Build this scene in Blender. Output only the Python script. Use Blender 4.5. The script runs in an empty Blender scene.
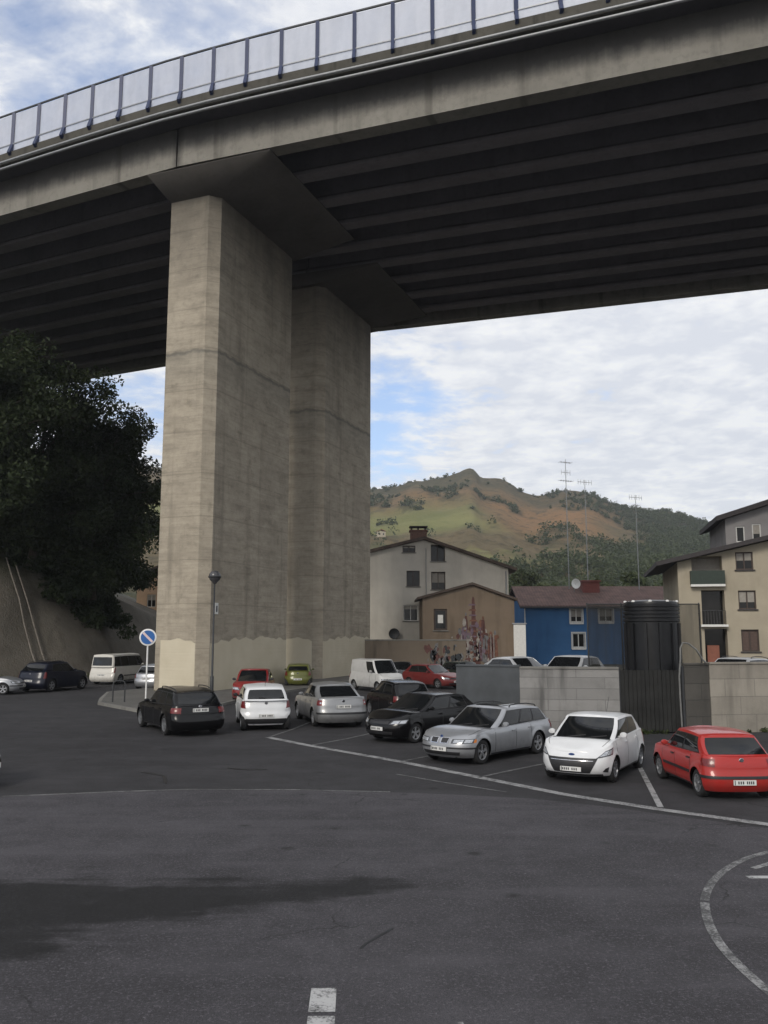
import bpy, math, random
import numpy as np
from math import sin, cos, tan, pi, radians, sqrt, atan2, hypot
from mathutils import Vector, noise
random.seed(7); RNG = np.random.default_rng(11)
sc = bpy.context.scene
COL = sc.collection

# ------------------------------------------------------------------ helpers
def ss(x):
    x = max(0.0, min(1.0, x)); return x*x*(3-2*x)
def lerp(a, b, t): return a+(b-a)*t
def interp(pts, x):
    if x <= pts[0][0]: return pts[0][1]
    for (x0, y0), (x1, y1) in zip(pts, pts[1:]):
        if x <= x1:
            t = (x-x0)/(x1-x0) if x1 > x0 else 1
            return y0+(y1-y0)*t
    return pts[-1][1]
def sinterp(pts, x):                      # smooth interpolation (catmull-rom on irregular knots, monotone enough)
    n = len(pts)
    if x <= pts[0][0]: return pts[0][1]
    if x >= pts[-1][0]: return pts[-1][1]
    for i in range(n-1):
        x0, y0 = pts[i]; x1, y1 = pts[i+1]
        if x <= x1:
            h = x1-x0; t = (x-x0)/h
            def m(k):
                if k == 0: return (pts[1][1]-pts[0][1])/(pts[1][0]-pts[0][0])
                if k == n-1: return (pts[-1][1]-pts[-2][1])/(pts[-1][0]-pts[-2][0])
                return (pts[k+1][1]-pts[k-1][1])/(pts[k+1][0]-pts[k-1][0])
            m0, m1 = m(i)*h, m(i+1)*h
            return (2*t**3-3*t*t+1)*y0+(t**3-2*t*t+t)*m0+(-2*t**3+3*t*t)*y1+(t**3-t*t)*m1

class MB:
    def __init__(s): s.v = []; s.f = []; s.m = []
    def add(s, vs, fs, mi=0):
        b = len(s.v); s.v += [tuple(p) for p in vs]
        for f in fs: s.f.append(tuple(b+i for i in f)); s.m.append(mi)
    def box(s, x0, x1, y0, y1, z0, z1, mi=0):
        s.add([(x0,y0,z0),(x1,y0,z0),(x1,y1,z0),(x0,y1,z0),(x0,y0,z1),(x1,y0,z1),(x1,y1,z1),(x0,y1,z1)],
              [(0,3,2,1),(4,5,6,7),(0,1,5,4),(1,2,6,5),(2,3,7,6),(3,0,4,7)], mi)
    def prism(s, poly, z0, z1, mi=0):      # poly counter-clockwise
        n = len(poly)
        s.add([(x,y,z0) for x,y in poly]+[(x,y,z1) for x,y in poly],
              [tuple(range(n-1,-1,-1)), tuple(range(n,2*n))]+[(i,(i+1)%n,n+(i+1)%n,n+i) for i in range(n)], mi)
    def sweep(s, A, B, prof, mi=0):         # profile (side,up) swept from A to B (caps)
        A = Vector(A); B = Vector(B); d = (B-A).normalized()
        sd = Vector((d.y,-d.x,0)).normalized(); up = sd.cross(d)
        n = len(prof); vs = []
        for P in (A,B):
            for a,b in prof: vs.append(P+sd*a+up*b)
        s.add(vs, [tuple(range(n-1,-1,-1)), tuple(range(n,2*n))]+[(i,(i+1)%n,n+(i+1)%n,n+i) for i in range(n)], mi)
    def bar(s, A, B, w, h=None, mi=0):
        h = h or w
        A = Vector(A); B = Vector(B); d = (B-A).normalized()
        ref = Vector((0,0,1)) if abs(d.z) < .95 else Vector((1,0,0))
        sd = d.cross(ref).normalized(); up = sd.cross(d); vs = []
        for P in (A,B):
            for a,b in ((-1,-1),(1,-1),(1,1),(-1,1)): vs.append(P+sd*a*w/2+up*b*h/2)
        s.add(vs, [(3,2,1,0),(4,5,6,7)]+[(i,(i+1)%4,4+(i+1)%4,4+i) for i in range(4)], mi)
    def tube(s, pts, rad, n=8, mi=0):
        pts = [Vector(p) for p in pts]; rads = rad if isinstance(rad,(list,tuple)) else [rad]*len(pts)
        vs = []; ref = None
        for i,P in enumerate(pts):
            d = (pts[min(i+1,len(pts)-1)]-pts[max(i-1,0)]).normalized()
            if ref is None: ref = d.orthogonal().normalized()
            a = (ref-d*ref.dot(d)).normalized(); b = d.cross(a); ref = a
            for k in range(n):
                t = 2*pi*k/n; vs.append(P+(a*cos(t)+b*sin(t))*rads[i])
        fs = []
        for i in range(len(pts)-1):
            for k in range(n): fs.append((i*n+k,i*n+(k+1)%n,(i+1)*n+(k+1)%n,(i+1)*n+k))
        m = len(pts)-1
        fs += [tuple(range(n-1,-1,-1)), tuple(m*n+k for k in range(n))]
        s.add(vs, fs, mi)
    def lathe(s, prof, c, axis='z', n=24, mi=0):   # prof: (radius, along)
        vs = []; c = Vector(c)
        for r,a in prof:
            for k in range(n):
                t = 2*pi*k/n
                p = (r*cos(t), r*sin(t), a) if axis == 'z' else ((r*cos(t), a, r*sin(t)) if axis == 'y' else (a, r*cos(t), r*sin(t)))
                vs.append(c+Vector(p))
        fs = []
        for i in range(len(prof)-1):
            for k in range(n):
                q = (i*n+k, i*n+(k+1)%n, (i+1)*n+(k+1)%n, (i+1)*n+k)
                fs.append(q if axis != 'y' else q[::-1])
        s.add(vs, fs, mi)
    def patch(s, P, ns, nt, off=.006, depth=.015, cen=(0,0,.6), mi=0):   # P(s,t) on a surface -> thin solid panel lying on it
        g = [[Vector(P(i/ns, j/nt)) for j in range(nt+1)] for i in range(ns+1)]
        cen = Vector(cen); top = []; low = []
        for i in range(ns+1):
            for j in range(nt+1):
                a = g[min(i+1,ns)][j]-g[max(i-1,0)][j]; b = g[i][min(j+1,nt)]-g[i][max(j-1,0)]
                nrm = a.cross(b)
                if nrm.length < 1e-9: nrm = g[i][j]-cen
                nrm.normalize()
                flip = nrm.dot(g[i][j]-cen) < 0
                if flip: nrm = -nrm
                top.append(g[i][j]+nrm*off); low.append(g[i][j]-nrm*depth)
        c0 = (g[ns//2][nt//2]); a = g[ns][nt//2]-g[0][nt//2]; b = g[ns//2][nt]-g[ns//2][0]
        flip = a.cross(b).dot(c0-cen) < 0
        I = lambda i,j: i*(nt+1)+j
        fs = []
        for i in range(ns):
            for j in range(nt):
                q = (I(i,j),I(i+1,j),I(i+1,j+1),I(i,j+1)); fs.append(q[::-1] if flip else q)
        o = len(top)
        loop = [I(i,0) for i in range(ns)]+[I(ns,j) for j in range(nt)]+[I(i,nt) for i in range(ns,0,-1)]+[I(0,j) for j in range(nt,0,-1)]
        for a_,b_ in zip(loop, loop[1:]+loop[:1]):
            q = (a_,a_+o,b_+o,b_); fs.append(q[::-1] if flip else q)
        s.add(top+low, fs, mi)
    def build(s, name, mat, parent=None, smooth=None, recalc=False):
        me = bpy.data.meshes.new(name); me.from_pydata(s.v, [], s.f)
        mats = mat if isinstance(mat,(list,tuple)) else [mat]
        for m in mats: me.materials.append(m)
        if len(mats) > 1: me.polygons.foreach_set('material_index', s.m)
        if recalc:
            import bmesh
            bm = bmesh.new(); bm.from_mesh(me); bmesh.ops.recalc_face_normals(bm, faces=bm.faces[:]); bm.to_mesh(me); bm.free()
        if smooth is not None:
            me.polygons.foreach_set('use_smooth', [True]*len(me.polygons))
            me.set_sharp_from_angle(angle=radians(smooth))
        me.update()
        o = bpy.data.objects.new(name, me); COL.objects.link(o)
        if parent is not None: o.parent = parent
        return o
def tag(o, label=None, cat=None, group=None, kind=None):
    if label: o['label'] = label
    if cat: o['category'] = cat
    if group: o['group'] = group
    if kind: o['kind'] = kind
    return o
def thing(name, label, cat, loc=(0,0,0), rz=0, group=None, scale=1):
    o = bpy.data.objects.new(name, None); COL.objects.link(o)
    o.location = loc; o.rotation_euler = (0,0,rz); o.scale = (scale,)*3; o.empty_display_size = .3
    return tag(o, label, cat, group)

# ------------------------------------------------------------------ materials
class G:
    def __init__(s, m): s.t = m.node_tree; s.n = s.t.nodes; s.l = s.t.links
    def node(s, kind, **kw):
        nd = s.n.new(kind)
        for k,v in kw.items():
            if k.startswith('i_'):
                key = k[2:]; key = int(key) if key.isdigit() else key.replace('_',' ')
                s.set(nd.inputs[key], v)
            else: setattr(nd, k, v)
        return nd
    def set(s, sock, v):
        if hasattr(v, 'is_output'): s.l.new(v, sock)
        elif isinstance(v,(tuple,list)) and len(v) == 3 and sock.type == 'RGBA': sock.default_value = (*v,1)
        else: sock.default_value = v
    def math(s, op, a, b=0., c=None, clamp=False):
        nd = s.n.new('ShaderNodeMath'); nd.operation = op; nd.use_clamp = clamp
        s.set(nd.inputs[0], a); s.set(nd.inputs[1], b)
        if c is not None: s.set(nd.inputs[2], c)
        return nd.outputs[0]
    def noise(s, vec, scale, detail=4, rough=.55, dist=0.):
        nd = s.node('ShaderNodeTexNoise'); s.set(nd.inputs['Vector'], vec)
        nd.inputs['Scale'].default_value = scale; nd.inputs['Detail'].default_value = detail
        nd.inputs['Roughness'].default_value = rough; nd.inputs['Distortion'].default_value = dist
        return nd.outputs['Fac']
    def mapr(s, v, a, b, c=0., d=1.):
        nd = s.node('ShaderNodeMapRange'); nd.clamp = True
        s.set(nd.inputs[0], v)
        for i,x in zip((1,2,3,4),(a,b,c,d)): nd.inputs[i].default_value = x
        return nd.outputs[0]
    def mix(s, f, a, b, blend='MIX'):
        nd = s.node('ShaderNodeMix', data_type='RGBA', blend_type=blend)
        s.set(nd.inputs['Factor'], f); s.set(nd.inputs['A'], a); s.set(nd.inputs['B'], b)
        return nd.outputs['Result']
    def obj(s): return s.node('ShaderNodeTexCoord').outputs['Object']
    def scale(s, vec, sx, sy, sz, loc=(0,0,0)):
        nd = s.node('ShaderNodeMapping'); s.set(nd.inputs['Vector'], vec)
        nd.inputs['Scale'].default_value = (sx,sy,sz); nd.inputs['Location'].default_value = loc
        return nd.outputs[0]
    def xyz(s, vec):
        nd = s.node('ShaderNodeSeparateXYZ'); s.set(nd.inputs[0], vec); return nd.outputs
    def bump(s, h, strength=.3, dist=.02):
        nd = s.node('ShaderNodeBump'); s.set(nd.inputs['Height'], h)
        nd.inputs['Strength'].default_value = strength; nd.inputs['Distance'].default_value = dist
        return nd.outputs[0]
def newmat(name):
    m = bpy.data.materials.new(name); m.use_nodes = True
    g = G(m); b = g.n['Principled BSDF']; g.b = b
    return m, g, b
def plain(name, col, rough=.6, metal=0., var=.12, scale=6., coat=0., spec=.5):
    m, g, b = newmat(name)
    v = g.obj(); n = g.noise(v, scale, 5)
    c = g.mix(g.mapr(n,.3,.7), tuple(x*(1-var) for x in col), tuple(min(1,x*(1+var)) for x in col))
    g.set(b.inputs['Base Color'], c); b.inputs['Roughness'].default_value = rough
    b.inputs['Metallic'].default_value = metal; b.inputs['Coat Weight'].default_value = coat
    b.inputs['Coat Roughness'].default_value = .08; b.inputs['Specular IOR Level'].default_value = spec
    return m
def paint(name, col, metal=0., rough=.35, dirt=.25, coat=.5):
    m, g, b = newmat(name)
    v = g.obj(); z = g.xyz(v)[2]
    n = g.noise(v, 5, 5)
    low = g.math('MULTIPLY', g.mapr(z,.75,.2), g.mapr(n,.25,.75))
    d = g.math('MULTIPLY', g.math('ADD', low, g.math('MULTIPLY', g.mapr(n,.45,.8), .25)), dirt, clamp=True)
    g.set(b.inputs['Base Color'], g.mix(d, col, (.075,.068,.06)))
    b.inputs['Metallic'].default_value = metal
    g.set(b.inputs['Roughness'], g.math('ADD', rough, g.math('MULTIPLY', d, .4)))
    b.inputs['Coat Weight'].default_value = coat; b.inputs['Coat Roughness'].default_value = .06; b.inputs['Specular IOR Level'].default_value = .3
    return m
def concrete(name, col, dark=.55, board=True, yellow=None, streak=.6, zscale=1.):
    m, g, b = newmat(name)
    v = g.obj(); X = g.xyz(v)
    n1 = g.noise(v, .35, 6, .6); n2 = g.noise(v, 3., 6, .65); n3 = g.noise(v, 40, 3)
    st = g.noise(g.scale(v, 1.1,1.1,.07), 1., 5, .6, .3)
    c = g.mix(g.mapr(n1,.3,.72), tuple(x*.82 for x in col), tuple(x*1.12 for x in col))
    c = g.mix(g.math('MULTIPLY', g.mapr(n2,.5,.8), .55), c, tuple(x*dark for x in col))
    c = g.mix(g.math('MULTIPLY', g.mapr(st,.54,.75), streak), c, tuple(x*dark*.8 for x in col))
    hgt = n3
    if board:
        bd = g.noise(g.scale(v, .10,.10,4.2), 2., 4, .6); bd2 = g.noise(g.scale(v, .5,.5,14.), 1., 3, .6); c = g.mix(g.math('MULTIPLY', g.mapr(bd2,.54,.64), .30), c, tuple(x*.62 for x in col))
        c = g.mix(g.math('MULTIPLY', g.mapr(bd,.52,.62), .28), c, tuple(x*.66 for x in col))
        pz = g.math('PINGPONG', X[2], 1.25)                    # lift lines every 2.5 m
        c = g.mix(g.math('MULTIPLY', g.mapr(pz,.05,.0), .55), c, tuple(x*.5 for x in col))
        hgt = g.math('ADD', g.math('MULTIPLY', bd, 2.), n3)
        pt = g.noise(g.scale(v,.55,.55,1.7), 1., 8, .7); c = g.mix(g.math('MULTIPLY', g.mapr(pt,.5,.66), .5), c, tuple(x*.45 for x in col)); c = g.mix(g.math('MULTIPLY', g.mapr(pt,.46,.34), .35), c, tuple(min(1,x*1.35) for x in col))
        moss = g.math('MULTIPLY', g.mapr(g.noise(v,.8,7,.7),.58,.72), .5)
        c = g.mix(moss, c, (.085,.08,.055))
    if yellow: c = yellow(g, v, X, c)
    g.set(b.inputs['Base Color'], c); b.inputs['Roughness'].default_value = .9
    b.inputs['Specular IOR Level'].default_value = .25
    g.set(b.inputs['Normal'], g.bump(hgt, .35, .02))
    return m

M = {}
M['glass'] = plain('car_glass', (.008,.009,.010), .04, var=.1, spec=.5)
M['black'] = plain('black_plastic', (.018,.018,.02), .5)
M['rubber'] = plain('tyre_rubber', (.014,.014,.015), .85)
M['under'] = plain('underbody', (.006,.006,.006), .95)
M['alloy'] = plain('alloy', (.42,.43,.45), .35, .8)
M['chrome'] = plain('chrome', (.6,.6,.62), .15, 1.)
M['lampdark'] = plain('lamp_housing', (.05,.052,.056), .12, .2, .3, 18, coat=1.)
M['lampglass'] = plain('headlamp_glass', (.42,.44,.47), .08, .35, .3, 18, coat=1.)
M['tail'] = plain('tail_lamp_red', (.13,.006,.006), .3, 0, .35, 20, coat=.3)
M['orange'] = plain('indicator_orange', (.5,.16,.03), .2, coat=.5)
M['plate'] = plain('number_plate_white', (.62,.62,.6), .5, var=.06)
M['ink'] = plain('plate_ink', (.03,.03,.035), .6)
M['badge'] = plain('badge_blue', (.02,.05,.16), .3)
M['steel'] = plain('galvanised', (.28,.29,.3), .5, .5)
M['darksteel'] = plain('dark_steel', (.035,.037,.04), .55, .2)
M['white'] = plain('white_paint', (.7,.7,.68), .5, var=.08)

# ------------------------------------------------------------------ camera
cam = bpy.data.cameras.new('camera'); co = bpy.data.objects.new('camera', cam); COL.objects.link(co)
co.location = (0,0,3.35); co.rotation_euler = (radians(98.019),0,radians(0))
cam.sensor_fit = 'VERTICAL'; cam.sensor_height = 24; cam.lens = 860/1024*24
cam.clip_start = .1; cam.clip_end = 6000
sc.camera = co

# ------------------------------------------------------------------ light
SUN_EL, SUN_AZ = 31, 207          # azimuth: compass-like angle from +Y clockwise: the sun stands behind the camera, to its left
w = bpy.data.worlds.new('World'); sc.world = w; w.use_nodes = True
g = G(w); bg = g.n['Background']
sky = g.node('ShaderNodeTexSky', sky_type='NISHITA', sun_disc=False, sun_elevation=radians(SUN_EL), sun_rotation=radians(SUN_AZ))
sky.air_density = 1.0; sky.dust_density = 1.2; sky.ozone_density = 1.5
d = g.node('ShaderNodeTexCoord').outputs['Generated']; D = g.xyz(d)
zz = g.math('ADD', g.math('MAXIMUM', D[2], 0.), .13)
cmb = g.node('ShaderNodeCombineXYZ'); g.set(cmb.inputs[0], g.math('DIVIDE', D[0], zz)); g.set(cmb.inputs[1], g.math('DIVIDE', D[1], zz))
cv = cmb.outputs[0]
big = g.noise(g.scale(cv,1,1,1,(3.1,1.7,0)), .85, 4, .5, .4)
mid = g.noise(g.scale(cv,1,1.2,1,(5.3,.4,0)), 3.2, 7, .62, .35)
fine = g.noise(g.scale(cv,1,1,1,(1.3,8.4,0)), 9., 6, .6, .2)
dens = g.math('ADD', g.math('MULTIPLY', big, .95), g.math('ADD', g.math('MULTIPLY', mid, .75), g.math('MULTIPLY', fine, .22)))
# the cloud sheet is thicker to the right (towards +x)
dens = g.math('ADD', dens, g.math('MULTIPLY', g.mapr(D[0], -.35, .25), .16))
# a clear gap low over the hill, left of its summit
def blob(x, y, z, r0, r1):
    vm = g.node('ShaderNodeVectorMath', operation='DISTANCE'); g.set(vm.inputs[0], d); vm.inputs[1].default_value = (x,y,z)
    return g.mapr(vm.outputs['Value'], r0, r1, 1., 0.)
dens = g.math('SUBTRACT', dens, g.math('MULTIPLY', blob(.005,.972,.225,.01,.11), .24))
dens = g.math('SUBTRACT', dens, g.math('MULTIPLY', blob(-.17,.83,.53,.02,.22), .10))
cloud = g.mapr(g.math('ADD', dens, g.math('MULTIPLY', g.math('SUBTRACT', fine, .5), .22)), .68, .94)
ccol = g.mix(g.mapr(g.math('ADD', g.math('MULTIPLY', mid, .6), g.math('MULTIPLY', fine, .62)), .54, .72), (8.3,8.5,9.0), (10.6,10.6,10.5))
skyc = g.mix(.22, g.mix(1., sky.outputs[0], (2.1,2.1,2.2), 'MULTIPLY'), (4.0,4.9,7.4))
g.set(bg.inputs['Color'], g.mix(g.math('MULTIPLY', cloud, .93), skyc, ccol)); bg.inputs['Strength'].default_value = .1
sun = bpy.data.lights.new('sun', 'SUN'); sun.energy = 1.75; sun.angle = radians(18); sun.color = (1,.93,.82)
so = bpy.data.objects.new('sun', sun); COL.objects.link(so)
az = radians(SUN_AZ); el = radians(SUN_EL)
sd = Vector((sin(az)*cos(el), cos(az)*cos(el), sin(el)))
so.rotation_euler = sd.to_track_quat('Z','Y').to_euler(); so.location = (-20,-20,60)
sc.view_settings.view_transform = 'Standard'; sc.view_settings.look = 'None'; sc.view_settings.gamma = 1; sc.view_settings.exposure = 0.0

# ------------------------------------------------------------------ ground, roads, markings
def asphalt(name, base, patchy=.35, speck=.35, stains=(), cracks=True, rough=.88):
    m, g, b = newmat(name)
    v = g.obj()
    n1 = g.noise(v, .18, 5, .6); n2 = g.noise(v, 1.3, 7, .7); n3 = g.noise(v, 26, 5, .85); n4 = g.noise(v, 90, 3, .8)
    c = g.mix(g.mapr(n1,.3,.7), tuple(x*(1-patchy) for x in base), tuple(x*(1+patchy) for x in base))
    c = g.mix(g.math('MULTIPLY', g.mapr(n2,.47,.66), .5), c, tuple(x*.5 for x in base)); c = g.mix(g.math('MULTIPLY', g.mapr(n2,.47,.33), .4), c, tuple(x*1.6 for x in base))
    sp = g.mapr(n3,.53,.66)
    c = g.mix(g.math('MULTIPLY', sp, speck), c, tuple(min(1,x*2.8) for x in base))
    c = g.mix(g.math('MULTIPLY', g.mapr(n4,.5,.6), speck*.9), c, tuple(x*.35 for x in base))
    trk = g.noise(g.scale(v,.12,1.1,1), 1.2, 4, .55, .6)
    c = g.mix(g.math('MULTIPLY', g.mapr(trk,.52,.66), .35), c, tuple(x*1.5 for x in base))
    dp = g.node('ShaderNodeTexVoronoi'); g.set(dp.inputs['Vector'], v); dp.inputs['Scale'].default_value = .8
    sp_ = g.math('MULTIPLY', g.mapr(g.math('ADD', dp.outputs['Distance'], g.math('MULTIPLY', n2, .35)), .30, .22), .75); c = g.mix(sp_, c, (.016,.016,.016))
    rg = rough
    if cracks:
        vo = g.node('ShaderNodeTexVoronoi', feature='DISTANCE_TO_EDGE')
        ds = g.node('ShaderNodeVectorMath', operation='ADD')
        nz = g.node('ShaderNodeTexNoise'); g.set(nz.inputs['Vector'], v); nz.inputs['Scale'].default_value = 1.4; nz.inputs['Detail'].default_value = 5
        mu = g.node('ShaderNodeVectorMath', operation='SCALE'); g.set(mu.inputs[0], nz.outputs['Color']); mu.inputs['Scale'].default_value = .9
        g.set(ds.inputs[0], v); g.set(ds.inputs[1], mu.outputs[0])
        g.set(vo.inputs['Vector'], ds.outputs[0]); vo.inputs['Scale'].default_value = .16
        cr = g.math('MULTIPLY', g.mapr(vo.outputs['Distance'],.004,.0), g.mapr(g.noise(v,.35,2),.5,.6))
        c = g.mix(g.math('MULTIPLY', cr, .8), c, (.012,.012,.012))
    if stains:
        X = g.xyz(v); tot = None
        wob = g.math('MULTIPLY', g.math('SUBTRACT', g.noise(v,1.1,8,.72), .5), 3.2)
        fing = g.math('MULTIPLY', g.math('SUBTRACT', g.noise(g.scale(v,.35,2.6,1),1.,6,.65), .5), 3.4)
        for (cx,cy,rx,ry,rot) in stains:
            dx = g.math('SUBTRACT', X[0], cx); dy = g.math('SUBTRACT', X[1], cy)
            a = g.math('DIVIDE', g.math('ADD', g.math('MULTIPLY', dx, cos(rot)), g.math('MULTIPLY', dy, sin(rot))), rx)
            bb = g.math('DIVIDE', g.math('SUBTRACT', g.math('MULTIPLY', dy, cos(rot)), g.math('MULTIPLY', dx, sin(rot))), ry)
            r = g.math('ADD', g.math('ADD', g.math('MULTIPLY', a, a), g.math('MULTIPLY', bb, bb)), g.math('ADD', wob, fing))
            k = g.mapr(r, 1.35, .6)
            tot = k if tot is None else g.math('MAXIMUM', tot, k)
        c = g.mix(g.math('MULTIPLY', tot, g.mapr(g.math('ADD', g.math('MULTIPLY', n3, .5), g.math('MULTIPLY', n2, .5)),.40,.60,1.,.78)), c, (.010,.010,.0105))
        rg = g.math('SUBTRACT', rough, g.math('MULTIPLY', tot, .12))
    g.set(b.inputs['Base Color'], c); g.set(b.inputs['Roughness'], rg); b.inputs['Specular IOR Level'].default_value = .3
    g.set(b.inputs['Normal'], g.bump(g.math('ADD', n3, g.math('MULTIPLY', n4, .6)), .9, .022))
    return m
mb = MB(); mb.add([(-1500,-300,0),(1500,-300,0),(1500,1800,0),(-1500,1800,0)], [(0,1,2,3)])
tag(mb.build('ground', asphalt('valley_ground', (.055,.055,.045), cracks=False)), kind='structure')
M['road'] = asphalt('road_asphalt', (.037,.036,.039), .3, .4, cracks=True)
mb = MB(); mb.add([(x,y,.004) for x,y in [(-70,-30),(60,-30),(60,36),(26,64),(-14,80),(-70,62)]], [tuple(range(6))])
tag(mb.build('road', M['road']), kind='structure')
# the nearer, older and coarser surfacing, with a seam running across
M['apron'] = asphalt('old_asphalt', (.066,.063,.070), .42, .95, stains=[(-4.6,10.9,1.8,1.5,.25),(-2.7,11.5,1.9,.85,.15),(-1.0,12.0,1.35,.42,.12),(-6.6,10.3,2.2,1.7,.1)])
seam = [(-60,12.5),(-25,16.2),(-12,17.6),(-7.9,18.4),(-6.8,18.65),(-5.6,18.95),(-4.2,19.2),(-1.8,19.15),(.13,18.9),(1.6,18.6),(3.0,18.2),(4.3,17.4),(5.5,16.4),(6.9,15.3),(9.0,13.4),(14,8.5),(24,-1),(40,-20)]
mb = MB(); mb.add([(x,y,.008) for x,y in [(-60,-30),(40,-30)]+seam[::-1]], [tuple(range(len(seam)+2))])
tag(mb.build('forecourt_road', M['apron']), kind='structure')
def worn(name, col, keep=.5):
    m, g, b = newmat(name); v = g.obj()
    n = g.math('ADD', g.math('MULTIPLY', g.noise(v, 28, 5, .75), .6), g.math('MULTIPLY', g.noise(v, 3, 4), .4))
    g.set(b.inputs['Base Color'], g.mix(g.mapr(n, keep-.07, keep+.06), col, (.05,.05,.052))); b.inputs['Roughness'].default_value = .8
    return m
M['mark'] = worn('worn_road_paint', (.30,.30,.30), .53)
M['markfaint'] = worn('faded_road_paint', (.17,.17,.17), .49)
M['seam'] = worn('seam_paint', (.19,.187,.185), .50)
M['arc'] = worn('worn_arc_paint', (.27,.27,.27), .485)
M['markstrong'] = worn('fresh_road_paint', (.40,.40,.40), .55)
def strip(name, pts, width, mat, z=.0125):
    pts = [Vector((*p,0)) for p in pts]; mbs = MB(); L_ = []
    n = len(pts)
    for i,p in enumerate(pts):
        d_ = (pts[min(i+1,n-1)]-pts[max(i-1,0)]).normalized(); s_ = Vector((-d_.y,d_.x,0))*width/2
        L_ += [(p.x+s_.x,p.y+s_.y,z),(p.x-s_.x,p.y-s_.y,z)]
    mbs.add(L_, [(2*i,2*i+1,2*i+3,2*i+2) for i in range(n-1)])
    return tag(mbs.build(name, mat), kind='structure')
line = [(-3.75,28.6),(-2.22,26.51),(.42,23.28),(2.24,20.76),(3.78,18.63),(5.28,17.09),(6.77,15.79),(9.5,13.4),(14,9.6)]
strip('bay_edge_marking', line, .25, M['mark'])
strip('seam_marking', [(x,y+.02) for x,y in seam[3:9]], .10, M['seam'])
strip('bay_marking', [(5.36,17.3),(6.1,20.76),(6.6,23.1)], .12, M['mark'])
strip('bay_marking', [(2.2,20.75),(2.95,21.63),(4.0,22.76),(5.4,24.3)], .1, M['markfaint'])
strip('bay_marking', [(.45,23.3),(1.5,24.7),(2.9,26.4)], .1, M['markfaint'])
strip('bay_marking', [(-2.2,26.6),(-1.2,28.2),(-.1,30.4)], .1, M['markfaint'])
strip('bay_marking', [(-3.7,28.8),(-3.2,31.0),(-2.8,33.4)], .1, M['markfaint'])
strip('gutter_marking', [(.3,21.25),(1.3,20.15),(2.6,18.9)], .08, M['markfaint'])
curve = [(7.6,14.4),(6.6,14.15),(5.91,13.84),(5.26,13.31),(4.63,12.52),(4.16,11.69),(3.87,10.9),(3.68,10.11),(3.61,9.41),(3.62,8.66),(3.7,7.8),(3.9,6.6),(4.3,5.2)]
def seg(cv, a, b, n=32):
    out = []
    for i in range(n+1):
        t = lerp(a,b,i/n); k = min(int(t), len(cv)-2); f = t-k; q = []
        for c in (0,1):
            p0,p1,p2,p3 = cv[max(k-1,0)][c],cv[k][c],cv[k+1][c],cv[min(k+2,len(cv)-1)][c]
            q.append(.5*((2*p1)+(-p0+p2)*f+(2*p0-5*p1+4*p2-p3)*f*f+(-p0+3*p1-3*p2+p3)*f**3))
        out.append(tuple(q))
    return out
for a,b in ((.2,5.35),(5.42,11.6)):
    strip('curved_marking', seg(curve,a,b,32), .11, M['arc'])
strip('stop_marking', [(5.02,12.47),(6.4,12.5)], .13, M['markstrong'])
strip('stop_marking', [(5.3,12.93),(5.8,13.3),(7.2,13.5)], .1, M['mark'])
strip('lane_dash_marking', [(-.53,7.3),(-.55,8.12)], .24, M['markstrong'])
strip('lane_dash_marking', [(-.555,8.2),(-.57,8.72)], .24, M['markstrong'])
strip('lane_dash_marking', [(-.5,4.6),(-.52,6.1)], .24, M['markstrong'])
M['tar'] = plain('tar', (.012,.012,.013), .5)
strip('tar_seam', [(-5.9,21.6),(-5.2,21.0),(-4.9,20.0)], .07, M['tar']); strip('tar_seam', [(-3.9,22.2),(-3.3,21.9),(-2.9,22.0)], .09, M['tar']); strip('tar_seam', [(.1,10.4),(-.2,9.9),(-.25,9.75)], .04, M['tar'])
strip('skid_marking', [(.68,7.75),(.66,8.0)], .05, M['mark'])
# pavement island round the pier with its kerb
isl = [(-15.4,48.7),(-14.2,43.8),(-13.5,41.4),(-10.4,37.3),(-9.6,36.5),(-8.4,37.0),(-7.6,39.5),(-7.2,43.0),(-6.1,48.0),(-2.6,59.0),(2.2,72.0),(-3.5,75.0),(-9,64)]
M['pave'] = concrete('pavement_concrete', (.12,.117,.11), .6, False)
M['kerb'] = concrete('kerb_stone', (.20,.195,.18), .45, False)
def inset(poly, d_):
    c = Vector((sum(p[0] for p in poly)/len(poly), sum(p[1] for p in poly)/len(poly))); out = []
    for i,p in enumerate(poly):
        a = Vector(poly[i-1]); b = Vector(poly[(i+1)%len(poly)]); t = (b-a).normalized(); n_ = Vector((-t.y,t.x))
        out.append(tuple(Vector(p)+n_*d_))
    return out
inn = inset(isl, .16)
mb = MB(); mb.prism(inn, -.05, .125); tag(mb.build('pavement', M['pave']), kind='structure')
mb = MB(); n = len(isl); vs = [(x,y,-.05) for x,y in isl]+[(x,y,.13) for x,y in isl]+[(x,y,.13) for x,y in inn]+[(x,y,-.05) for x,y in inn]
fs = []
for i in range(n):
    j = (i+1)%n; fs += [(i,j,n+j,n+i),(n+i,n+j,2*n+j,2*n+i),(2*n+i,2*n+j,3*n+j,3*n+i)]
mb.add(vs, fs); tag(mb.build('kerb', M['kerb']), kind='structure')

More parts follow.
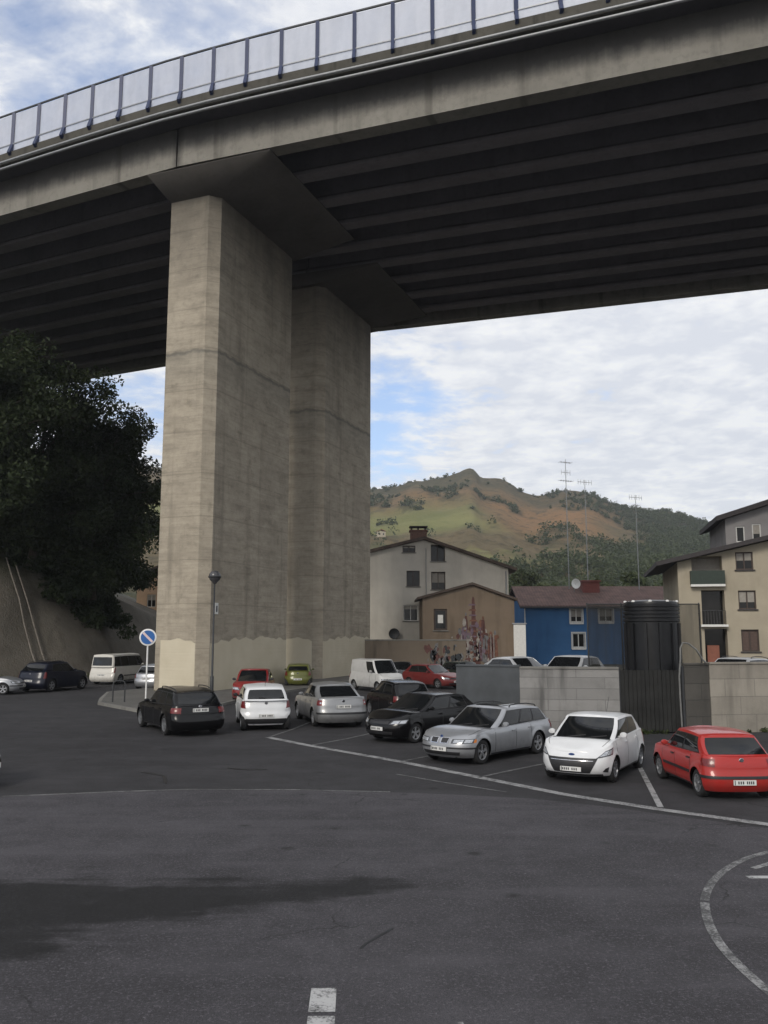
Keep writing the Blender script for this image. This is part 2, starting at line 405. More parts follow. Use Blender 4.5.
# ------------------------------------------------------------------ viaduct
A1, A2 = radians(21.557), radians(24.06)
P0 = Vector((-10.03,48.5,0)); WID, L1, V2, L2, ZC, VN, VF, GZ, UC = 3.18, 9.76, 14.71, 9.53, 29.52, -1.886, 28.42, 30.57, 4.59
dR = Vector((cos(A1),-sin(A1),0)); cR = Vector((sin(A1),cos(A1),0))
dL = Vector((cos(A2),-sin(A2),0)); cL = Vector((sin(A2),cos(A2),0))
K = P0-dR*WID/2
def DR(u,v,z): return K+dR*u+cR*v+Vector((0,0,z-.027*max(u,0)))
def DLf(u,v,z): return K+dL*u+cL*v+Vector((0,0,z+.0088*u))
def DD(u,v,z): return DLf(u,v,z).lerp(DR(u,v,z), ss((u+16)/32))
USM = [-78,-50,-30,-16,-12,-9,-6,-3,0,3,6,9,12,16,30,64]
mt = tan((A2-A1)/2)
UR, ULft = 64., -78.
via = thing('viaduct', 'tall grey concrete motorway viaduct on twin slab piers crossing over the car park', 'viaduct', K)
def V(p): return tuple(Vector(p)-K)
def yel(g, v, X, c):
    n = g.noise(v, 1.2, 4); zt = g.math('ADD', X[2], g.math('MULTIPLY', g.math('SUBTRACT', n, .5), .25))
    wob = g.mapr(g.noise(g.scale(v,.5,.5,.5), 1., 2), .3, .7, 2.75, 3.15)
    on = g.mapr(g.math('SUBTRACT', zt, wob), .02, -.02)
    # the corner chamfer and a strip by the left edge were left unpainted
    nc = g.math('MULTIPLY', g.mapr(X[0], -.62, -.56), g.mapr(X[1], .62, .56)); keep = g.math('SUBTRACT', 1., nc)
    keep = g.math('MULTIPLY', keep, g.mapr(X[0], -2.95, -2.88))
    y = g.mix(g.mapr(g.noise(v,.9,5),.3,.7), (.52,.465,.35), (.58,.525,.41))
    c = g.mix(g.math('MULTIPLY', on, keep), c, y)
    # a dark weathered joint two thirds up and run-off below it
    j = g.math('SUBTRACT', X[2], g.math('ADD', 19.6, g.math('MULTIPLY', n, .5)))
    c = g.mix(g.math('MULTIPLY', g.mapr(g.math('ABSOLUTE', j), .16, .03), .6), c, (.09,.088,.08))
    c = g.mix(g.math('MULTIPLY', g.math('MULTIPLY', g.mapr(j,-2.6,-.1), g.mapr(j,.05,-.05)), .22), c, (.14,.15,.14))
    # shade under the deck, painted as darker colour towards the head
    c = g.mix(g.math('MULTIPLY', g.mapr(g.math('ADD', X[2], g.math('MULTIPLY', g.noise(g.scale(v,1,1,.2),.7,4), 5.)), 25.5, 32.5), .75), c, (.06,.057,.052))
    return c
M['pier'] = concrete('pier_concrete', (.385,.34,.27), .5, True, yel, .6)
def shade_and_grime(g, v, X, c):
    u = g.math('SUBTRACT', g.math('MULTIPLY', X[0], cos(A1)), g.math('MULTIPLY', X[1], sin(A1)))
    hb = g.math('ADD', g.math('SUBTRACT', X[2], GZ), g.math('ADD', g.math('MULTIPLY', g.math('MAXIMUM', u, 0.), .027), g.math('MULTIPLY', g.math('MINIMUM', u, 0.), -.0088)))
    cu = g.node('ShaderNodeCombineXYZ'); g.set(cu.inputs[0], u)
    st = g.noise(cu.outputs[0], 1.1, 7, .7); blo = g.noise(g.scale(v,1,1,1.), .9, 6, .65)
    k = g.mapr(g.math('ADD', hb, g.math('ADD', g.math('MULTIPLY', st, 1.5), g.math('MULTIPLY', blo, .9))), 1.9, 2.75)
    c = g.mix(g.math('MULTIPLY', k, .8), c, (.045,.044,.047))  # overhang shade put into the colour of the upper face, with streak stains
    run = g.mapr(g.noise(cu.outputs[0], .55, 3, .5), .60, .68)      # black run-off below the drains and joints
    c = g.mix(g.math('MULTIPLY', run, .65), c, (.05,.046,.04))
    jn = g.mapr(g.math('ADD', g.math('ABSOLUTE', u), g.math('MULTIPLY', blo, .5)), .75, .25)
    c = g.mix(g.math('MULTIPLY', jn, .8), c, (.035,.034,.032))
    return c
M['beam'] = concrete('beam_concrete', (.255,.243,.215), .45, False, shade_and_grime, .5)
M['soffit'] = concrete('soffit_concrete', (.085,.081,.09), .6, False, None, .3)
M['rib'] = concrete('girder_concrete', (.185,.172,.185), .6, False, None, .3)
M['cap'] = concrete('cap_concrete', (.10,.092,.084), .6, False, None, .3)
M['edge'] = concrete('parapet_concrete', (.085,.08,.068), .35, False, None, .9)
def octo(L, ch=.55, c2=.06): return [(-WID-.12+c2,0),(-ch,0),(0,ch),(0,L-c2),(-c2,L),(-WID-.12+c2,L),(-WID-.12,L-c2),(-WID-.12,c2)]
piers = []
for v0, L_ in ((0,L1),(V2,L2)):
    mb = MB(); mb.prism(octo(L_), -.3, ZC)
    o = mb.build('pier', M['pier'], via); o.location = V(P0+cR*v0); o.rotation_euler = (0,0,-A1)
    # head that flares out to carry the beams
    mb = MB(); e0, e1 = (-1.80,.35) if v0 == 0 else (-.45,1.4)
    lo = [(-WID-.1,0.05 if v0==0 else e0),( .1,0.05 if v0==0 else e0),(.1,L_+(e1 if v0==0 else e1-.9)),(-WID-.1,L_+(e1 if v0==0 else e1-.9))]
    hi = [(-WID-.55,e0),(UC,e0),(UC,L_+e1),(-WID-.55,L_+e1)]
    tr_ = [-.0088*(1.5+WID/2),-.027*(UC+WID/2)]; zc_ = lambda x: GZ-.03+tr_[0 if x < -WID/2 else 1]
    mb.add([(x,y,ZC-.02) for x,y in lo]+[(x,y,zc_(x)-.05) for x,y in hi]+[(x,y,zc_(x)) for x,y in hi],
           [(3,2,1,0)]+[(i,(i+1)%4,4+(i+1)%4,4+i) for i in range(4)]+[(4+i,4+(i+1)%4,8+(i+1)%4,8+i) for i in range(4)]+[(8,9,10,11)])
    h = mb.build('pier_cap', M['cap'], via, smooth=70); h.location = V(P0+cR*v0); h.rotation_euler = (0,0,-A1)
NG = 10; GD = 2.42
def iprof(b, fl=.95):
    w2 = fl/2
    return [(-w2,0),(w2,0),(w2,.22),(.2,.5),(.2,GD-.4),(w2*.8,GD-.2),(w2*.8,GD),(-w2*.8,GD),(-w2*.8,GD-.2),(-.2,GD-.4),(-.2,.5),(-w2,.22)]
boxp = [(-.47,0),(.47,0),(.47,GD),(-.47,GD)]
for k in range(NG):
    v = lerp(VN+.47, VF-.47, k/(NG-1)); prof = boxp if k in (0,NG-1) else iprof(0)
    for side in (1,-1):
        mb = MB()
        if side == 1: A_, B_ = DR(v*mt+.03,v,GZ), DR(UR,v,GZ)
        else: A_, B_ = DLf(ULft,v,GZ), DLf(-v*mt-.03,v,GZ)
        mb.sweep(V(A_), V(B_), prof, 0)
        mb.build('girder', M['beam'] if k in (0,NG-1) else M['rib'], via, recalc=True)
for side, us in ((1,(33.5,52.0)),(-1,(-38.,))):
    for u in us:
        F = DR if side == 1 else DLf
        mb = MB(); mb.sweep(V(F(u,VN+1.1,GZ+.45)), V(F(u,VF-1.1,GZ+.45)), [(-.15,0),(.15,0),(.15,GD-.5),(-.15,GD-.5)])
        mb.build('diaphragm', M['soffit'], via, recalc=True)
OV = 1.42
def deckpart(name, v0, v1, z0, z1, mat, parent=via):
    mb = MB(); vs = []
    for F, sgn in ((DLf,-1),(DR,1)):
        pass
    def row(F,u,ms): return [F(u+ms*v,v,z) for v,z in ((v0,z0),(v1,z0),(v1,z1),(v0,z1))]
    rows = [row(DLf,ULft,0)]
    mid_ = [(K+cR*v+dR*(v*mt)+Vector((0,0,z))) for v,z in ((v0,z0),(v1,z0),(v1,z1),(v0,z1))]
    rows += [mid_, row(DR,UR,0)]
    for r in rows: vs += [V(p) for p in r]
    fs = [(3,2,1,0),(8,9,10,11)]
    for i in range(2):
        for j in range(4): a=i*4+j; b=i*4+(j+1)%4; fs.append((a,b,b+4,a+4))
    mb.add(vs, fs)
    return mb.build(name, mat, parent, recalc=True)
ZS = GZ+GD
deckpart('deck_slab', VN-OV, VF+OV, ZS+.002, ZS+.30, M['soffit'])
def edgestrip(mb, prof):
    vs = []; m_ = len(prof)
    for u in USM: vs += [V(DD(u,v,z)) for v,z in prof]
    k_ = len(USM)-1
    mb.add(vs, [tuple(range(m_-1,-1,-1)), tuple(k_*m_+i for i in range(m_))]+[(i*m_+j,i*m_+(j+1)%m_,(i+1)*m_+(j+1)%m_,(i+1)*m_+j) for i in range(k_) for j in range(m_)])
mb = MB(); edgestrip(mb, [(VN-OV-.06,ZS-.06),(VN-OV+.34,ZS-.06),(VN-OV+.34,ZS+.70),(VN-OV-.06,ZS+.70)]); mb.build('parapet', M['edge'], via, recalc=True)
deckpart('parapet', VF+OV-.34, VF+OV+.06, ZS-.06, ZS+.86, M['edge'])
# service pipes along the edge of the deck
def deckline(v, z): return [DD(u,v,z) for u in USM]
for dv, dz, lab in ((-.22,-.02,'upper pale service pipe running along the outer edge of the viaduct deck'),(-.12,-.38,'lower pale service pipe running under the edge of the viaduct deck')):
    mb = MB(); mb.tube([tuple(p) for p in deckline(VN-OV+dv, ZS+dz)], .085, 10)
    tag(mb.build('service_pipe', M['steel'], smooth=40), lab, 'pipe', 'service pipes under the viaduct edge')
# noise barrier
def trans_panel(name):
    m, g, b = newmat(name); v = g.obj()
    n = g.noise(v, .8, 5); st = g.noise(g.scale(v,1,1,.15), 2.2, 4)
    g.set(b.inputs['Base Color'], g.mix(g.mapr(st,.4,.75), (.86,.87,.89), (.66,.68,.71))); b.inputs['Roughness'].default_value = .35
    tr = g.node('ShaderNodeBsdfTransparent'); tr.inputs[0].default_value = (.93,.95,1,1)
    tl = g.node('ShaderNodeBsdfTranslucent'); tl.inputs[0].default_value = (.86,.88,.95,1)
    m1 = g.node('ShaderNodeMixShader'); m1.inputs[0].default_value = .6; g.l.new(b.outputs[0], m1.inputs[1]); g.l.new(tl.outputs[0], m1.inputs[2])
    m2 = g.node('ShaderNodeMixShader'); g.set(m2.inputs[0], g.mapr(n,.3,.7,.24,.42)); g.l.new(m1.outputs[0], m2.inputs[1]); g.l.new(tr.outputs[0], m2.inputs[2])
    g.l.new(m2.outputs[0], g.n['Material Output'].inputs['Surface'])
    return m
M['panel'] = trans_panel('barrier_panel_acrylic'); M['bluesteel'] = plain('blue_post_paint', (.018,.03,.085), .5, .1)
bar = thing('noise_barrier', 'translucent white noise barrier with blue posts along the near edge of the viaduct', 'noise barrier', K)
vb = VN-OV+.12; zb0 = ZS+.70; HB = 2.76
us = [-64+2.17*i for i in range(60)]
M_top = M['darksteel']
for i,u in enumerate(us):
    mb = MB()
    a,b_,c_ = DD(u+.10,vb-.30,zb0-.22), DD(u,vb+.02,zb0+.50), DD(u,vb+.02,zb0+HB)
    mb.bar(V(a),V(b_),.17,.26); mb.bar(V(b_-Vector((0,0,.05))),V(c_),.17,.2)
    mb.build('post', M['bluesteel'], bar)
    if i+1 < len(us):
        u2 = us[i+1]; mb = MB()
        p,q = DD(u+.08,vb+.03,zb0+.02), DD(u2-.08,vb+.03,zb0+.02); p2,q2 = DD(u+.08,vb+.03,zb0+HB-.06), DD(u2-.08,vb+.03,zb0+HB-.06)
        t_ = cR*.02
        mb.add([V(p),V(q),V(q2),V(p2),V(p+t_),V(q+t_),V(q2+t_),V(p2+t_)], [(0,1,2,3),(7,6,5,4),(0,4,5,1),(1,5,6,2),(2,6,7,3),(3,7,4,0)])
        mb.build('panel', M['panel'], bar)
mb = MB(); w_ = .05; edgestrip(mb, [(vb-.03,zb0+HB),(vb+.06,zb0+HB),(vb+.06,zb0+HB+.09),(vb-.03,zb0+HB+.09)]); mb.build('top_rail', M_top, bar, recalc=True)
mb = MB(); edgestrip(mb, [(vb-.03,zb0+.60),(vb+.02,zb0+.60),(vb+.02,zb0+.66),(vb-.03,zb0+.66)]); mb.build('lower_rail', M['steel'], bar, recalc=True)
gr = thing('guard_rail', 'steel crash barrier with blue posts seen through the noise barrier on the viaduct', 'guard rail', K)
vg = vb+1.2; mb = MB(); edgestrip(mb, [(vg-.05,zb0+.2),(vg+.05,zb0+.2),(vg+.05,zb0+.55),(vg-.05,zb0+.55)]); mb.build('rail', M['steel'], gr, recalc=True)
for i in range(32):
    u = -62+4.0*i; mb = MB(); mb.bar(V(DD(u,vg+.15,ZS+.3)),V(DD(u,vg+.15,zb0+.55)),.16,.2); mb.build('post', M['bluesteel'], gr)

# ------------------------------------------------------------------ walls, terrace, screen, tank
def blocks(name, col, mort, bw=1.0, bh=.33, damp=.5):
    m, g, b = newmat(name); v = g.obj(); X = g.xyz(v)
    cmb = g.node('ShaderNodeCombineXYZ'); g.set(cmb.inputs[0], X[0]); g.set(cmb.inputs[1], X[2])
    br = g.node('ShaderNodeTexBrick'); g.set(br.inputs['Vector'], cmb.outputs[0])
    br.inputs['Scale'].default_value = 1; br.inputs['Brick Width'].default_value = bw; br.inputs['Row Height'].default_value = bh
    br.inputs['Mortar Size'].default_value = .014; br.inputs['Mortar Smooth'].default_value = .3
    g.set(br.inputs['Color1'], tuple(x*.88 for x in col)); g.set(br.inputs['Color2'], tuple(x*1.1 for x in col)); g.set(br.inputs['Mortar'], mort)
    n = g.noise(v, 1.1, 6, .65); st = g.noise(g.scale(v,2.2,2.2,.25), 1., 5)
    c = g.mix(g.math('MULTIPLY', g.mapr(n,.45,.75), .6), br.outputs['Color'], tuple(x*.5 for x in col))
    c = g.mix(g.math('MULTIPLY', g.mapr(st,.52,.72), damp), c, tuple(x*.38 for x in col))
    g.set(b.inputs['Base Color'], c); b.inputs['Roughness'].default_value = .9
    g.set(b.inputs['Normal'], g.bump(g.math('ADD', g.math('MULTIPLY', br.outputs['Fac'], -1.), g.noise(v,30,3)), .4, .02))
    return m
def wallrun(name, label, a, b, z1, th, mat, cap=None, capmat=None):
    a = Vector((*a,0)); b = Vector((*b,0)); L_ = (b-a).length
    t = thing(name, label, 'wall', a, atan2(b.y-a.y,b.x-a.x))
    mb = MB(); mb.box(0,L_,0,th,-.1,z1); mb.build('wall', mat, t)
    if cap:
        mb = MB(); mb.box(-.0,L_,-.04,th+.04,z1+.002,z1+cap); mb.build('coping', capmat or M['kerb'], t)
    return t
M['block'] = blocks('grey_block_wall', (.235,.23,.222), (.16,.157,.152), 1.9, .37, .9)
M['block2'] = blocks('dark_block_wall', (.075,.07,.062), (.045,.043,.04), 1.2, .55, .4)
M['beige'] = blocks('beige_block_wall', (.285,.26,.22), (.19,.175,.15), 1.1, .6, .5)
M['slate'] = plain('dark_rendered_wall', (.062,.068,.074), .85, var=.25, scale=1.2)
wallrun('retaining_wall', 'smooth dark slate-grey retaining wall panel behind the black hatchback', (2.55,30.9), (4.66,30.1), 2.2, .25, M['slate'], .06, M['slate'])
wallrun('block_wall', 'pale grey block retaining wall with stained courses behind the silver estate car', (4.665,30.1), (7.95,29.6), 2.14, .28, M['block'], .07)
wallrun('block_wall', 'dark grey block wall section between the dark mesh screen and the beige wall', (10.2,29.7), (11.1,29.85), 2.28, .3, M['block2'], .05, M['block2'])
wallrun('block_wall', 'beige stone block wall section at the right behind the red car', (11.104,29.82), (17.5,30.9), 2.3, .3, M['beige'], .06, M['beige'])
mb = MB(); mb.prism([(2.85,31.2),(4.7,30.45),(8.0,30.0),(8.3,33.6),(10.9,33.6),(11.0,30.3),(30,32.5),(34,52),(24,54),(4.6,46)], -.1, 1.0)
tag(mb.build('terrace', M['pave']), kind='structure')
def net(name):
    m, g, b = newmat(name); v = g.obj()
    g.set(b.inputs['Base Color'], g.mix(g.mapr(g.noise(g.scale(v,3,3,.3),1.,4),.35,.7), (.012,.012,.011), (.03,.03,.027))); b.inputs['Roughness'].default_value = .8
    tr = g.node('ShaderNodeBsdfTransparent'); mx = g.node('ShaderNodeMixShader')
    g.set(mx.inputs[0], g.mapr(g.noise(g.scale(v,4,4,.5),1.,3),.3,.7,.56,.70))
    g.l.new(b.outputs[0], mx.inputs[1]); g.l.new(tr.outputs[0], mx.inputs[2]); g.l.new(mx.outputs[0], g.n['Material Output'].inputs['Surface'])
    return m
M['net'] = net('dark_mesh_netting')
scr = thing('mesh_screen', 'tall see-through dark mesh screen on thin posts behind the ribbed tank', 'screen', (7.75,32.95,.95), radians(0))
mb = MB(); mb.box(0,4.3,0,.02,.1,3.5); mb.build('netting', M['net'], scr)
for x in (.0,1.3,2.9,4.27):
    mb = MB(); mb.tube([(x,.07,-.95),(x,.07,3.55)], .03, 8); mb.build('post', M['darksteel'], scr, smooth=40)
mb = MB(); mb.tube([(0,.07,3.5),(4.27,.07,3.5)], .022, 8); mb.build('rail', M['darksteel'], scr, smooth=40)
M['tank'] = plain('dark_tank_plastic', (.011,.0115,.013), .35, .0, .3, 3, spec=.3)
tk = thing('storage_tank', 'tall dark ribbed storage tank with white lid bolts standing behind the dark gate', 'tank', (9.66,31.3,-.25))
prof = [(.0,.2)]; z = .3
while z < 4.0: prof += [(.93,z),(.93,z+.02)]; z += 1.5
prof += [(.93,4.0)]
for i in range(5): prof += [(.98,4.02+i*.13),(.98,4.09+i*.13),(.92,4.10+i*.13),(.92,4.14+i*.13)]
prof += [(.9,4.72),(.5,4.78),(0,4.8)]
mb = MB(); mb.lathe(prof, (0,0,0), 'z', 40); mb.build('shell', M['tank'], tk, smooth=30)
for k in range(12):
    t = 2*pi*k/12; mb = MB(); mb.box(-.05,.05,.93,1.0,.25,3.95); o = mb.build('rib', M['tank'], tk); o.rotation_euler = (0,0,t)
for k in range(9):
    t = 2*pi*k/9+.2; mb = MB(); mb.lathe([(0,0),(.06,0),(.06,.05),(0,.07)], (.9*cos(t),.9*sin(t),4.7), 'z', 8); mb.build('bolt', M['white'], tk, smooth=40)
M['pipe'] = plain('dull_pipe', (.15,.15,.145), .6, .2, .3)
gt = thing('metal_gate', 'dark boarded metal gate closing the gap between the two block walls', 'gate', (7.97,29.72,0), radians(.5))
M['gate'] = plain('dark_gate_paint', (.018,.018,.017), .6, .1, .4, 2, spec=.3)
mb = MB()
for i in range(15): mb.box(.05+i*.142,.05+i*.142+.13,-.02+.012*(i%2),.02,.06,2.1)
mb.build('boards', M['gate'], gt)
mb = MB()
for z_ in (.3,1.1,1.95): mb.box(.03,2.19,.021,.06,z_,z_+.07)
mb.build('cross_rail', M['darksteel'], gt)
for x_ in (.0,2.17): mb = MB(); mb.box(x_-.04+.0,x_+.04,-.05,.07,0,2.25); mb.build('post', M['darksteel'], gt)
pp = thing('bent_pipe', 'thin pale pipe standing by the dark block wall and bending over at its top', 'pipe', (9.98,29.5,0))
mb = MB(); mb.tube([(0,0,0),(-.02,0,1.2),(-.02,0,1.9),(.05,0,2.5),(.06,0,2.85),(.16,.02,3.03),(.36,.04,3.0),(.62,.08,2.8),(.85,.12,2.45),(.95,.14,2.36)], .032, 8)
mb.build('tube', M['pipe'], pp, smooth=40)
mb = MB(); mb.lathe([(0,0),(.09,0),(.09,.03),(.04,.05),(0,.05)], (0,0,0), 'z', 12); mb.build('foot', M['steel'], pp, smooth=40)

# ------------------------------------------------------------------ street furniture
lp = thing('street_lamp', 'thin grey lamp post with a dark globe head standing before the pier corner', 'street lamp', (-9.3,47.3,.12))
mb = MB(); mb.tube([(0,0,0),(0,0,.9),(0,0,.95),(0,0,5.95)], [.1,.1,.06,.045], 10); mb.build('pole', M['darksteel'], lp, smooth=40)
mb = MB(); mb.lathe([(0,5.9),(.1,5.92),(.14,6.0),(.27,6.12),(.33,6.28),(.31,6.45),(.2,6.6),(0,6.65)], (0,0,0), 'z', 20); mb.build('lamp_globe', plain('smoked_globe', (.06,.06,.065), .2, var=.2), lp, smooth=60)
mb = MB(); mb.lathe([(.34,6.24),(.36,6.27),(.36,6.31),(.34,6.33)], (0,0,0), 'z', 20); mb.build('collar', M['darksteel'], lp, smooth=40)
sg = thing('no_parking_sign', 'round blue no-parking sign with white rim on a white pole beside the pier', 'road sign', (-11.5,42.35,.12), radians(8))
mb = MB(); mb.tube([(0,0,0),(0,0,3.35)], .04, 10); mb.build('pole', M['white'], sg, smooth=40)
mb = MB(); mb.lathe([(0,-.055),(.40,-.055),(.41,-.05),(.41,-.035),(0,-.035)], (0,0,3.03), 'y', 36); mb.build('disc', M['white'], sg, smooth=30)
mb = MB(); mb.lathe([(0,-.062),(.335,-.062),(.335,-.056),(0,-.056)], (0,0,3.03), 'y', 36); mb.build('blue_face', plain('sign_blue', (.02,.11,.34), .4, var=.1), sg)
mb = MB(); mb.bar((-.225,-.066,3.03+.225),(.225,-.066,3.03-.225),.006,.11); mb.build('slash', plain('sign_faded_red', (.62,.5,.5), .5), sg)
hp = thing('hoop_barrier', 'low dark metal hoop barrier at the kerb left of the no-parking sign', 'hoop barrier', (-12.55,41.5,.12), radians(15))
mb = MB(); mb.tube([(-.27,0,0),(-.27,0,.82),(-.24,0,.93),(-.14,0,.99),(.14,0,.99),(.24,0,.93),(.27,0,.82),(.27,0,0)], .035, 8); mb.build('hoop', M['darksteel'], hp, smooth=40)
nt = thing('notice_plate', 'small white notice with a dark mark fixed to the pier beside the lamp post', 'notice', tuple(P0+cR*1.15+dR*.0+Vector((0,0,4.75))), -A1)
mb = MB(); mb.box(.004,.03,-.16,.16,-.32,.32); mb.build('plate', M['white'], nt)
mb = MB(); mb.box(.031,.036,-.07,.07,-.2,.16); mb.build('dark_mark', M['ink'], nt)

# ------------------------------------------------------------------ buildings
def tiles(name, col, axis):
    m, g, b = newmat(name); v = g.obj(); X = g.xyz(v)
    n = g.noise(v, 1.2, 6, .65); wv = g.math('PINGPONG', X[axis], .16); rw = g.math('PINGPONG', X[1-axis], .22)
    c = g.mix(g.mapr(n,.3,.7), tuple(x*.6 for x in col), tuple(x*1.35 for x in col))
    c = g.mix(g.math('MULTIPLY', g.mapr(wv,.05,.0), .55), c, tuple(x*.4 for x in col)); c = g.mix(g.math('MULTIPLY', g.mapr(rw,.04,.0), .35), c, tuple(x*.45 for x in col))
    g.set(b.inputs['Base Color'], c); b.inputs['Roughness'].default_value = .9; g.set(b.inputs['Normal'], g.bump(wv, .8, .1)); return m
M['roof_tile'] = tiles('brown_roof_tiles', (.10,.075,.062), 1)
M['roof_red'] = tiles('red_brown_roof', (.115,.068,.058), 0)
M['roof_dark'] = plain('dark_eaves', (.045,.04,.042), .8, var=.2)
M['wframe_w'] = plain('white_frame', (.62,.62,.6), .5); M['wframe_b'] = plain('brown_frame', (.05,.033,.026), .6)
M['pane'] = plain('window_pane', (.012,.012,.012), .08, var=.3, scale=2, spec=.3)
M['shutter'] = plain('brown_shutter', (.085,.055,.045), .7, var=.2, scale=12); M['curtain'] = plain('pale_blind', (.30,.28,.25), .8)
def render_mat(name, col, streak=.4):
    m, g, b = newmat(name); v = g.obj()
    n = g.noise(v, .5, 6, .6); st = g.noise(g.scale(v,1.3,1.3,.16), 1., 5, .6); n3 = g.noise(v, 14, 4)
    c = g.mix(g.mapr(n,.3,.7), tuple(x*.85 for x in col), tuple(x*1.08 for x in col))
    c = g.mix(g.math('MULTIPLY', g.mapr(st,.52,.75), streak), c, tuple(x*.5 for x in col))
    g.set(b.inputs['Base Color'], c); b.inputs['Roughness'].default_value = .9; b.inputs['Specular IOR Level'].default_value = .25
    g.set(b.inputs['Normal'], g.bump(n3, .2, .02)); return m
def facade(root, x0, x1, top, holes, depth, mat, z0=0., y=0., reveal=.18, name='wall'):
    """front wall in the plane y with real openings, side and back walls; top: list of (x,z)"""
    mb = MB(); xs = sorted(set([x0,x1]+[p[0] for p in top if x0<p[0]<x1]+[h[k] for h in holes for k in (0,1)]))
    for a,b in zip(xs,xs[1:]):
        hs = sorted([h for h in holes if h[0] <= a+1e-6 and h[1] >= b-1e-6], key=lambda h:h[2])
        z = z0
        for h in hs:
            if h[2] > z+1e-6: mb.add([(a,y,z),(b,y,z),(b,y,h[2]),(a,y,h[2])], [(0,1,2,3)])
            z = h[3]
        mb.add([(a,y,z),(b,y,z),(b,y,interp(top,b)),(a,y,interp(top,a))], [(0,1,2,3)])
    for h in holes:
        a,b,c,d_ = h[:4]; r = y+(h[4].get('depth',reveal) if len(h)>4 else reveal)
        mb.add([(a,y,c),(b,y,c),(b,y,d_),(a,y,d_),(a,r,c),(b,r,c),(b,r,d_),(a,r,d_)], [(0,4,5,1),(1,5,6,2),(2,6,7,3),(3,7,4,0)])
    zt0, zt1 = interp(top,x0), interp(top,x1); Y = y+depth
    mb.add([(x0,y,z0),(x0,Y,z0),(x0,Y,zt0),(x0,y,zt0)], [(0,3,2,1)]); mb.add([(x1,y,z0),(x1,Y,z0),(x1,Y,zt1),(x1,y,zt1)], [(0,1,2,3)])
    pts = [(x,Y,z) for x,z in top if x0 <= x <= x1]; mb.add([(x0,Y,z0),(x1,Y,z0)]+pts[::-1], [tuple(range(2+len(pts)))[::-1]])
    w_ = mb.build(name, mat, root)
    return w_
def window(root, h, y, frame, pane, bars=1, sill=None, t=.07, surround=None):
    a,b,c,d_ = h[:4]; yy = y+(h[4].get('depth',.18) if len(h)>4 else .18)-.06
    mb = MB()
    mb.box(a,a+t,yy-.02,yy+.05,c,d_); mb.box(b-t,b,yy-.02,yy+.05,c,d_); mb.box(a+t,b-t,yy-.02,yy+.05,c,c+t); mb.box(a+t,b-t,yy-.02,yy+.05,d_-t,d_)
    for i in range(bars):
        x = lerp(a,b,(i+1)/(bars+1)); mb.box(x-t/2,x+t/2,yy-.018,yy+.05,c+t,d_-t)
    if surround:
        s_ = surround
        mb.box(a-s_,a,y-.03,y+.01,c-s_,d_+s_); mb.box(b,b+s_,y-.03,y+.01,c-s_,d_+s_); mb.box(a,b,y-.03,y+.01,d_,d_+s_); mb.box(a,b,y-.03,y+.01,c-s_,c)
    f = mb.build('window', frame, root)
    mb = MB(); mb.box(a+.01,b-.01,yy+.052,yy+.075,c+.01,d_-.01); mb.build('pane', pane, f)
    if pane is M['pane'] and hash((round(a*7),round(c*5)))%3 != 0:
        q_ = (.22,.4,.55)[round(a*3+c)%3]; mb = MB(); mb.box(a+t,b-t,yy+.03,yy+.05,d_-t-(d_-c)*q_,d_-t); mb.build('blind', M['curtain'], f)
    if sill: mb = MB(); mb.box(a-.1,b+.1,y-.12,y+.04,c-.09-(surround or 0),c-.004-(surround or 0)); mb.build('sill', sill, f)
    return f
def roofslab(root, pts, y0, y1, th, mat, name='roof'):
    """roof following (x,z) points, running from y0 to y1"""
    mb = MB(); n = len(pts)
    vs = [(x,y0,z) for x,z in pts]+[(x,y1,z) for x,z in pts]+[(x,y0,z+th) for x,z in pts]+[(x,y1,z+th) for x,z in pts]; fs = []
    for i in range(n-1):
        fs += [(i,n+i,n+i+1,i+1),(2*n+i,2*n+i+1,3*n+i+1,3*n+i),(i,i+1,2*n+i+1,2*n+i),(n+i+1,n+i,3*n+i,3*n+i+1)]
    fs += [(0,2*n,3*n,n),(n-1,2*n-1,4*n-1,3*n-1)]
    mb.add(vs, fs); return mb.build(name, mat, root)
# pale house, gable end towards the car park
ph = thing('pale_house', 'pale grey three-storey gabled house with a brick chimney behind the brown building', 'house', (-8.6,82,0))
O = 8.6
top = [(0,9.2),(3.84+O,12.2),(12.02+O,9.4)]
D1 = {'depth':.25}
H_ = [(1.78+O,3.0+O,11.0,11.65,D1),(4.48+O,5.85+O,10.15,11.75,{'depth':.9}),(2.15+O,3.4+O,7.75,9.25,D1),(4.5+O,5.85+O,7.45,9.15,{'depth':.5}),(1.85+O,3.2+O,4.5,6.0,D1)]
M['pale'] = render_mat('pale_render', (.58,.55,.49), .3)
facade(ph, 0, 11.85+O, top, H_, 14, M['pale'])
for h in H_: window(ph, h, 0, M['wframe_b'] if h[2] > 6 else M['wframe_w'], M['pane'], 1, M['kerb'])
roofslab(ph, [(-.6,9.05),(3.84+O,12.22),(12.6+O,9.2)], -.6, 14.6, .28, M['roof_tile'])
mb = MB(); mb.box(2.6+O,4.2+O,2.0,3.4,11.9,13.3); mb.box(2.5+O,4.3+O,1.9,3.5,13.3,13.42); ch = mb.build('chimney', plain('chimney_brick', (.16,.09,.07), .9, var=.3), ph)
mb = MB()
for x in (2.65,3.3,4.0): mb.box(x+O,x+.15+O,2.2,3.2,13.42,13.72)
mb.box(2.5+O,4.3+O,1.95,3.45,13.72,13.8); mb.build('chimney_cap', M['roof_dark'], ch)
mb = MB(); mb.tube([(11.6+O,-.1,.1),(11.6+O,-.1,9.2)], .06, 8); mb.build('downpipe', M['steel'], ph); mb = MB(); mb.tube([(4.0+O,-.09,6.9),(4.0+O,-.09,11.4)], .035, 6); mb.build('downpipe', M['steel'], ph)
